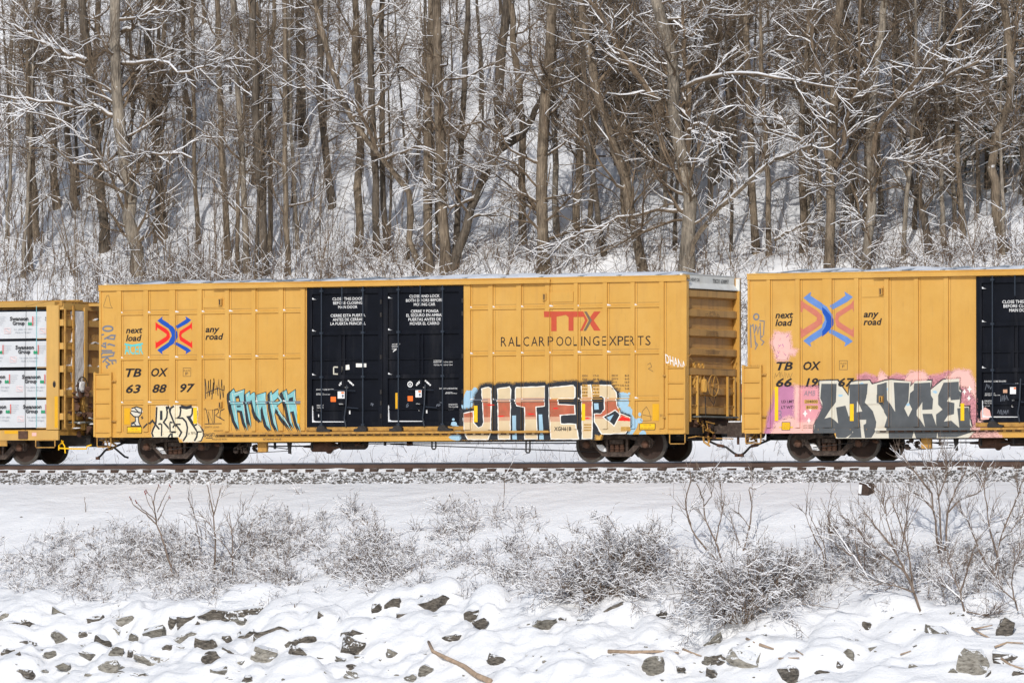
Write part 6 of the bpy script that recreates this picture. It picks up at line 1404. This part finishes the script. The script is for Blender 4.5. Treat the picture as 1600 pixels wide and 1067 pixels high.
p0 = np.stack([Xw, Yw, base_h(Xw, Yw)-.02], 1); az = rng.uniform(0, 6.28, N); tilt = np.abs(rng.normal(0, .55, N)); d0 = np.stack([np.cos(az)*np.sin(tilt), np.sin(az)*np.sin(tilt), np.cos(tilt)], 1)
P1, R1 = w_.grow(p0, d0, rng.gamma(4, .085, N)+.08, np.full(N, .0050), 5, .28, -.16, .5); w_.tubes(P1, R1, 1.4, .012, .72)
p, d, r, t_ = w_.sub(P1, R1, 17000, .3, 1, .9); P2, R2 = w_.grow(p, d, rng.uniform(.05, .22, 17000), np.full(17000, .0042), 3, .3, -.08, .6); w_.tubes(P2, R2, 1.5, .012, .68)
# seed heads
p, d, r, t_ = w_.sub(P1, R1, 1600, .8, 1, .3); P2, R2 = w_.grow(p, d, rng.uniform(.03, .09, 1600), np.full(1600, .014), 3, .3, 0, .5); w_.tubes(P2, R2, .8, .014, .5)
V, F, mi_ = w_.arrays(); o = link_mesh('dry_weeds', V, F, ['weed', 'twig_snow'], mi=mi_, kind='stuff'); o['label'] = 'dry snow dusted weeds covering the embankment'

def shrub(u, v, wpx, hpx, seed, label, ns=70, n2=700, n3=3600, name='snowy_shrub', lean=0, matn='weed', tw=.0048, snowp=.66, group=None):
    b = hb(u, v); z = float(base_h(b[0], b[1])); sc = 57.; Wm, Hm = wpx/sc, hpx/sc
    t = thing(name, (b[0], b[1], z), label, 'shrub', group); w_ = Wood(seed); rng = w_.rng
    az = rng.uniform(0, 6.28, ns); rad = rng.random(ns)**.5*Wm*.26; p0 = np.stack([b[0]+np.cos(az)*rad, b[1]+np.sin(az)*rad*.6, np.full(ns, z-.05)], 1)
    az2 = az+rng.normal(0, .5, ns); tl = rng.uniform(.1, 1.0, ns); d0 = np.stack([np.cos(az2)*np.sin(tl)+lean, np.sin(az2)*np.sin(tl)*.8, np.cos(tl)], 1)
    L = Hm*rng.uniform(.6, 1.15, ns)
    P1, R1 = w_.grow(p0, d0, L, rng.uniform(.007, .014, ns), 8, .16, -.06, .4); w_.tubes(P1, R1, .9, .022, snowp)
    p, d, r, t_ = w_.sub(P1, R1, n2, .15, 1, .9); P2, R2 = w_.grow(p, d, rng.uniform(.15, .5, n2)*Hm/1.6, np.full(n2, tw*1.3), 5, .25, -.03, .5); w_.tubes(P2, R2, 1.2, .013, snowp)
    p, d, r, t_ = w_.sub(P2, R2, n3, .1, 1, .9); P3, R3 = w_.grow(p, d, rng.uniform(.08, .28, n3), np.full(n3, tw), 3, .3, -.03, .6); w_.tubes(P3, R3, 1.5, .012, snowp)
    V, F, mi_ = w_.arrays(); st_ = link_mesh('stems', V, F, [matn, 'twig_snow'], t, mi=mi_); return t
shrub(925, 940, 120, 95, 601, 'broad snowy thicket right of centre on the bank', 70, 800, 4200, lean=.1)
shrub(990, 905, 95, 95, 602, 'upper rounded snowy bush adjoining the broad thicket right of centre', 60, 600, 3200)
shrub(1160, 968, 125, 125, 603, 'largest dense snowy bush below the gap between the boxcars', 80, 900, 5200)
shrub(1205, 930, 60, 70, 604, 'smaller dense bush on the right flank of the largest bush', 40, 400, 2200)
shrub(1102, 925, 45, 50, 605, 'small dark twiggy bush on the left flank of the largest bush', 40, 350, 1800)

def sapling(u, v, stems, label, seed, wpx=4., berries=False, ntw=0, name='sapling', col='sapling_bark', cat='sapling'):
    b = hb(u, v); t = thing(name, tuple(b), label, cat); w_ = Wood(seed); rng = w_.rng; Y = b[1]; tips = []
    for (pix, wp) in stems:
        pts = [at(a, c, Y+rng.uniform(-.1, .1)) for a, c in pix]
        if pix[0] == stems[0][0][0]: pts[0] = b.copy(); pts[0][2] -= .05
        P = np.array(pts); K = max(8, len(P)*3); tt = np.linspace(0, len(P)-1, K); Q = np.stack([np.interp(tt, np.arange(len(P)), P[:, k]) for k in range(3)], 1)
        Q[1:-1] += rng.normal(0, .008, (K-2, 3)); rr = np.linspace(wp*.85/57/2, max(wp*.35/57/2, .008), K); w_.tubes(Q[None], rr[None], .5, .008, .2); tips.append(Q[-1])
        if ntw:
            p, d, r, t_ = w_.sub(Q[None], rr[None], ntw, .25, 1, .6); P2, R2 = w_.grow(p, d, rng.uniform(.25, .9, ntw), np.full(ntw, .0085), 6, .13, .08, .45); w_.tubes(P2, R2, .9, .010, .5)
            p, d, r, t_ = w_.sub(P2, R2, ntw*4, .2, 1, .6); P3, R3 = w_.grow(p, d, rng.uniform(.12, .45, ntw*4), np.full(ntw*4, .0055), 4, .15, .08, .6); w_.tubes(P3, R3, 1, .008, .4)
    V, F, mi_ = w_.arrays(); link_mesh('stems', V, F, [col, 'twig_snow'], t, mi=mi_)
    if berries:
        for tp in tips:
            for k in range(2):
                V, F = rock_mesh(random.Random(int(tp[0]*97)+k), 14, .022, .022, .05); MB().add([(tp[0]+v[0]+.03*k, tp[1]+v[1], tp[2]+v[2]-.05*k) for v in V], F).build('seed_head', 'berry', t)
    return t
sapling(272, 906, [([(272,906),(266,880),(255,845),(244,818),(242,800),(240,780),(248,758)],4.5),([(244,818),(230,805),(208,788),(203,777)],3),([(243,812),(222,795),(212,782)],2.4),([(243,805),(232,785),(226,768)],2),([(247,812),(255,795),(264,775)],2.6),([(246,800),(254,780),(265,758)],2),([(240,790),(236,776),(228,766)],1.6)], 'lone sapling with red seed heads below the left truck of the boxcar', 801, berries=True)
sapling(335, 897, [([(335,897),(337,850),(333,800),(328,775),(323,757)],4),([(334,805),(340,785),(345,762)],2.6),([(336,830),(322,812),(310,800)],2.2),([(338,860),(322,845),(300,832)],1.6)], 'brown forked sapling right of the lone red headed one', 802, ntw=4)
sapling(363, 904, [([(363,904),(364,870),(363,835),(358,800)],3.2),([(364,868),(375,850),(395,820)],2.4),([(363,830),(372,810),(378,802)],2),([(362,868),(345,845),(330,832)],1.8)], 'slender Y shaped sapling nearest the centre of the left bank', 803, ntw=4)
sapling(314, 865, [([(314,865),(309,830),(303,800),(293,777)],2.8)], 'single bent stem between the left saplings', 804, ntw=2)
sapling(1130, 880, [([(1130,880),(1105,860),(1085,835),(1076,815),(1070,780),(1080,750),(1078,735)],4),([(1130,880),(1120,850),(1102,812),(1098,775),(1088,755)],4),([(1118,850),(1125,815),(1130,790),(1128,772)],3),([(1100,790),(1112,775),(1116,752)],2.5),([(1080,822),(1074,800),(1095,770)],2.4)], 'tall curving stems rising from the left side of the largest bush', 805, ntw=5)
sapling(1160, 860, [([(1160,860),(1170,830),(1175,790),(1170,760),(1182,765)],3.6),([(1160,860),(1148,830),(1138,798)],2.6),([(1172,825),(1158,805),(1150,798)],2)], 'curved stems with dead leaf tufts rising from the right side of the largest bush', 806, ntw=4)
sapling(1291, 900, [([(1291,900),(1285,860),(1268,830),(1258,802)],3.2),([(1291,880),(1288,850),(1270,815),(1264,800)],2.4)], 'two thin stems left of the snow covered block on the right bank', 807, ntw=5)
sapling(1365, 915, [([(1365,915),(1345,885),(1320,850),(1300,820),(1290,800)],3.6),([(1345,885),(1335,840),(1325,815)],2.6),([(1330,868),(1305,850),(1292,820)],2.4),([(1350,895),(1352,850),(1345,830)],2)], 'sprawling brownish sapling beside the smaller dark block', 808, ntw=8)
sapling(1440, 957, [([(1440,957),(1425,915),(1410,885),(1395,855),(1370,825),(1350,800)],5.5),([(1425,915),(1422,870),(1410,830),(1395,790)],4),([(1415,895),(1385,870),(1355,850),(1335,820)],3.4),([(1430,925),(1400,915),(1370,908)],3.2),([(1408,862),(1415,820),(1420,770)],3),([(1398,850),(1385,810),(1380,780)],2.6)], 'large pale stemmed fan shaped sapling on the right bank', 809, ntw=14)
sapling(1468, 870, [([(1468,870),(1462,820),(1455,770),(1432,740),(1412,715)],4.6),([(1470,860),(1470,800),(1462,750),(1455,718)],4),([(1476,862),(1480,800),(1495,760),(1510,735)],4.2),([(1460,800),(1440,775),(1420,765)],3),([(1482,800),(1500,780),(1530,770),(1545,740)],3.2),([(1465,780),(1480,740),(1478,712)],3)], 'tallest many stemmed shrub reaching up in front of the rail at right', 810, ntw=14)
sapling(1555, 905, [([(1555,905),(1560,850),(1575,810),(1592,770),(1600,745)],4),([(1553,895),(1530,860),(1515,820),(1505,800)],3.4),([(1558,870),(1545,820),(1540,770),(1530,740)],3.2),([(1562,845),(1580,830),(1600,800)],2.6)], 'upright twiggy sapling close to the right edge', 811, ntw=12)
sapling(1508, 955, [([(1508,955),(1500,925),(1510,895),(1520,860),(1528,840)],4),([(1505,940),(1480,915),(1470,905)],3),([(1500,925),(1485,890),(1480,860)],2.6),([(1510,955),(1540,960),(1560,950)],2.4)], 'low crooked sapling right of the fan shaped one', 812, ntw=10)
sapling(1590, 950, [([(1590,950),(1580,915),(1585,880),(1600,850)],3),([(1588,940),(1565,920),(1550,890)],2.6)], 'low tangled sapling cut by the right edge', 813, ntw=12)
sapling(786, 800, [([(786,800),(787,775),(789,742)],1.8)], 'single upright stalk in front of the red and cream graffiti', 814, ntw=1, cat='stalk', name='tall_stalk')
sapling(134, 800, [([(134,800),(133,785),(132,776)],1.4)], 'lone thin stalk on the open snow at left', 815, cat='stalk', name='tall_stalk')
sapling(1050, 822, [([(1048,822),(1049,805),(1051,790)],1.2)], 'thin stalk on open snow above the rounded bush', 816, cat='stalk', name='tall_stalk')

# rocks of the riprap
for i, (p, W_, H_, k, u, v) in enumerate(ROCKS):
    r7 = random.Random(3000+i)
    V, F = rock_mesh(r7, 16, W_*.90, max(W_*.50, .15), H_*1.25)
    tl = r7.uniform(-.3, .25); ct, sn_ = math.cos(tl), math.sin(tl)
    c = (p[0], p[1]+.0, p[2]+H_*.20)
    V, F = rough(V, F, min(W_, H_*1.6)*.13, i)
    Vw = [(c[0]+v_[0]*ct-v_[2]*sn_, c[1]+v_[1], c[2]+v_[0]*sn_+v_[2]*ct) for v_ in V]
    big = W_ > .42
    side = 'far left' if u < 200 else 'left' if u < 560 else 'middle' if u < 1050 else 'right' if u < 1400 else 'far right'
    o = link_mesh('riprap_rock', np.array(Vw)-np.array(c), F, 'rock_'+k); o.location = c
    tag(o, None, 'rock', 'riprap rocks showing through the snow'); o['_s'] = side; ROCKS[i] = (p, W_, H_, k, u, v, o)
named = {(368,958):'longest dark slanted slab below the cyan graffiti',(676,942):'dark curved rock shaped like a smile at the weed line',(27,981):'dark block with two faces at the far left of the weed line',(512,975):'brown slab standing on its edge left of centre',
 (408,1021):'flat pale rock lying left of centre below the slanted slab',(288,998):'pale rounded rock under the dark slab on the left',(1521,1042):'largest pale grey boulder low in the right corner',(1165,1031):'long wedge shaped pale rock below the largest bush',
 (1326,1008):'layered pale rock below a tall snow dome at right',(218,1052):'thin dark ledge under a snow pillow at lower left',(237,1030):'pale curved rock edge above the thin dark ledge',(478,1006):'dark angular rock at the foot of the standing slab',
 (954,956):'dark brown rock under the broad snowy thicket',(364,975):'brown rock tucked under the longest slanted slab',(325,1011):'tilted dark slab below the left dark rocks',(634,966):'squat brown boulder below the smile shaped rock',
 (615,946):'brown rock touching the weeds left of the smile shaped rock',(736,963):'dark sliver under the big snow dome at centre',(1126,1033):'dark cracked rock left of the long wedge shaped one',(1113,1001):'upright pale rock below the left edge of the largest bush',
 (1572,982):'dark split rock near the right edge below the saplings',(1285,1053):'dark rock peeping from under a round snow dome at lower right',(956,1051):'pointed grey rock at the bottom right of centre',(347,1049):'low grey rounded rock at the bottom left',
 (179,1022):'square grey rock on the left slope',(160,1004):'dark tilted rock left of the square grey one',(38,1008):'dark wedge below the far left block',(14,1023):'brown rocks at the very left edge'}
for r in ROCKS:
    u, v, o = r[4], r[5], r[6]; s_ = o['_s']; del o['_s']
    if (u, v) in named: o['label'] = named[(u, v)]
    else:
        szw = 'tiny' if r[1] < .22 else 'small'; cw = {'a': 'grey', 'b': 'dark brown', 'c': 'pale'}[r[3]]; s_ = landmark(u).replace('above', 'below').replace('over', 'under'); row = 'at weed line' if v < 985 else 'mid bank' if v < 1025 else 'near bottom edge'
        o['label'] = f'{szw} {cw} rock {row}, {s_}'
# scattered chips: too many and too alike
Vs = []; Fs = []; nb = 0
for i in range(150):
    u = rs.uniform(0, 1600); v = rs.uniform(955, 1064); p = hit(u, v, -24, -2.7, bank_h); s = rs.uniform(.03, .075); V, F = rock_mesh(rs, 9, s*1.5, s, s)
    Vs += [(p[0]+a, p[1]+b, p[2]+c_-.005) for a, b, c_ in V]; Fs += [tuple(nb+j for j in f) for f in F]; nb += len(V)
o = link_mesh('stone_chips', Vs, Fs, 'rock_a', kind='stuff'); o['label'] = 'small stone chips showing through the snow'
# driftwood
def drift(pix, wpx, label, seed, name='driftwood'):
    pts = [hb(a, c)+np.array([0, -.05, .03]) for a, c in pix]; b = tuple(pts[0]); m = MB(); n = len(pts)
    m.tube([tuple(p) for p in pts], [max(wpx/57/2*(1-.5*i/(n-1)), .012) for i in range(n)], 7); o = m.build(name, 'driftwood', None, smooth=True)
    o.data.transform(Matrix.Translation(-Vector(b))); o.location = b; return tag(o, label, 'driftwood')
drift([(768,1066),(745,1056),(728,1043),(700,1030),(678,1019),(671,1004)], 9, 'thick weathered driftwood log slanting down at the bottom centre', 1)
drift([(952,1019),(990,1020),(1030,1019),(1062,1021)], 6, 'straight driftwood pole lying level right of centre', 2)
drift([(1068,1015),(1080,1020),(1097,1026)], 3.5, 'short thin stick left of the wedge shaped rock', 3)
drift([(1168,999),(1180,1005)], 4, 'stub of driftwood under the largest bush', 4); drift([(1188,1008),(1210,1015)], 4.5, 'pale short stick right of the driftwood stub', 5)
drift([(1218,1030),(1250,1029)], 3, 'thin level stick above the round snow dome', 6); drift([(1245,1017),(1256,1024)], 2.5, 'tiny slanting twig right of the pale short stick', 7)
drift([(1520,982),(1535,992),(1550,999)], 3.5, 'slanting stick above the pale grey boulder', 8); drift([(1566,1030),(1580,1040),(1600,1046)], 4, 'driftwood stick running out at the right edge', 9)
drift([(1556,1012),(1575,1005),(1600,1006)], 3.5, 'curved grey driftwood near the right edge', 10); drift([(1525,984),(1552,978)], 3, 'dark twig lying under the crooked sapling', 11); drift([(1408,1024),(1425,1018)], 2.5, 'thin twig lying on open snow at right', 12)
# dark blocks on the bench
def block(u, v, w_, h_, d_, rz, label, name='timber_block'):
    b = hb(u, v); t = thing(name, tuple(b), label, 'timber block'); m = MB(); m.box(-w_/2, w_/2, -d_/2, d_/2, -.05, h_)
    o = m.build('block', 'tie_wood', None); o.parent = t; t.rotation_euler = (0, .12, rz)
    m = MB(); m.box(-w_/2+.01, -w_/2+.10, -d_/2-.012, -d_/2, .0, h_*.8); o = m.build('snow_crust', 'snow', None); o.parent = t
block(1353, 772, .32, .30, .25, -.15, 'square dark timber block on open snow below the right boxcar')
block(1303, 830, .20, .14, .18, .2, 'small dark timber block with a snow cap above the right saplings')
p = hb(35, 808); V, F = rock_mesh(random.Random(2), 16, .1, .06, .05); o = link_mesh('riprap_rock', V, F, 'rock_b'); o.location = tuple(p); tag(o, 'lone flat dark stone on the open snow at far left', 'rock')
p = hb(34, 826); V, F = rock_mesh(random.Random(3), 12, .03, .03, .04); o = link_mesh('riprap_rock', V, F, 'rock_b'); o.location = tuple(p); tag(o, 'tiny dark pebble below the lone flat stone', 'rock')

# labels of look-alikes: say which stands nearer
from collections import defaultdict
by = defaultdict(list)
for o in C.objects:
    if o.parent is None and 'label' in o: by[o['label']].append(o)
for lab, os_ in by.items():
    if len(os_) < 2: continue
    os_.sort(key=lambda o: o.location.y if o.get('category') == 'tree' else o.location.x)
    w2 = ('nearer', 'farther') if os_[0].get('category') == 'tree' else ('left hand', 'right hand')
    w3 = ('nearest', 'middle', 'farther', 'farthest') if os_[0].get('category') == 'tree' else ('leftmost', 'central', 'right hand', 'rightmost')
    ws = w2 if len(os_) == 2 else w3
    for i, o in enumerate(os_): o['label'] = ws[min(i, len(ws)-1)]+' '+lab
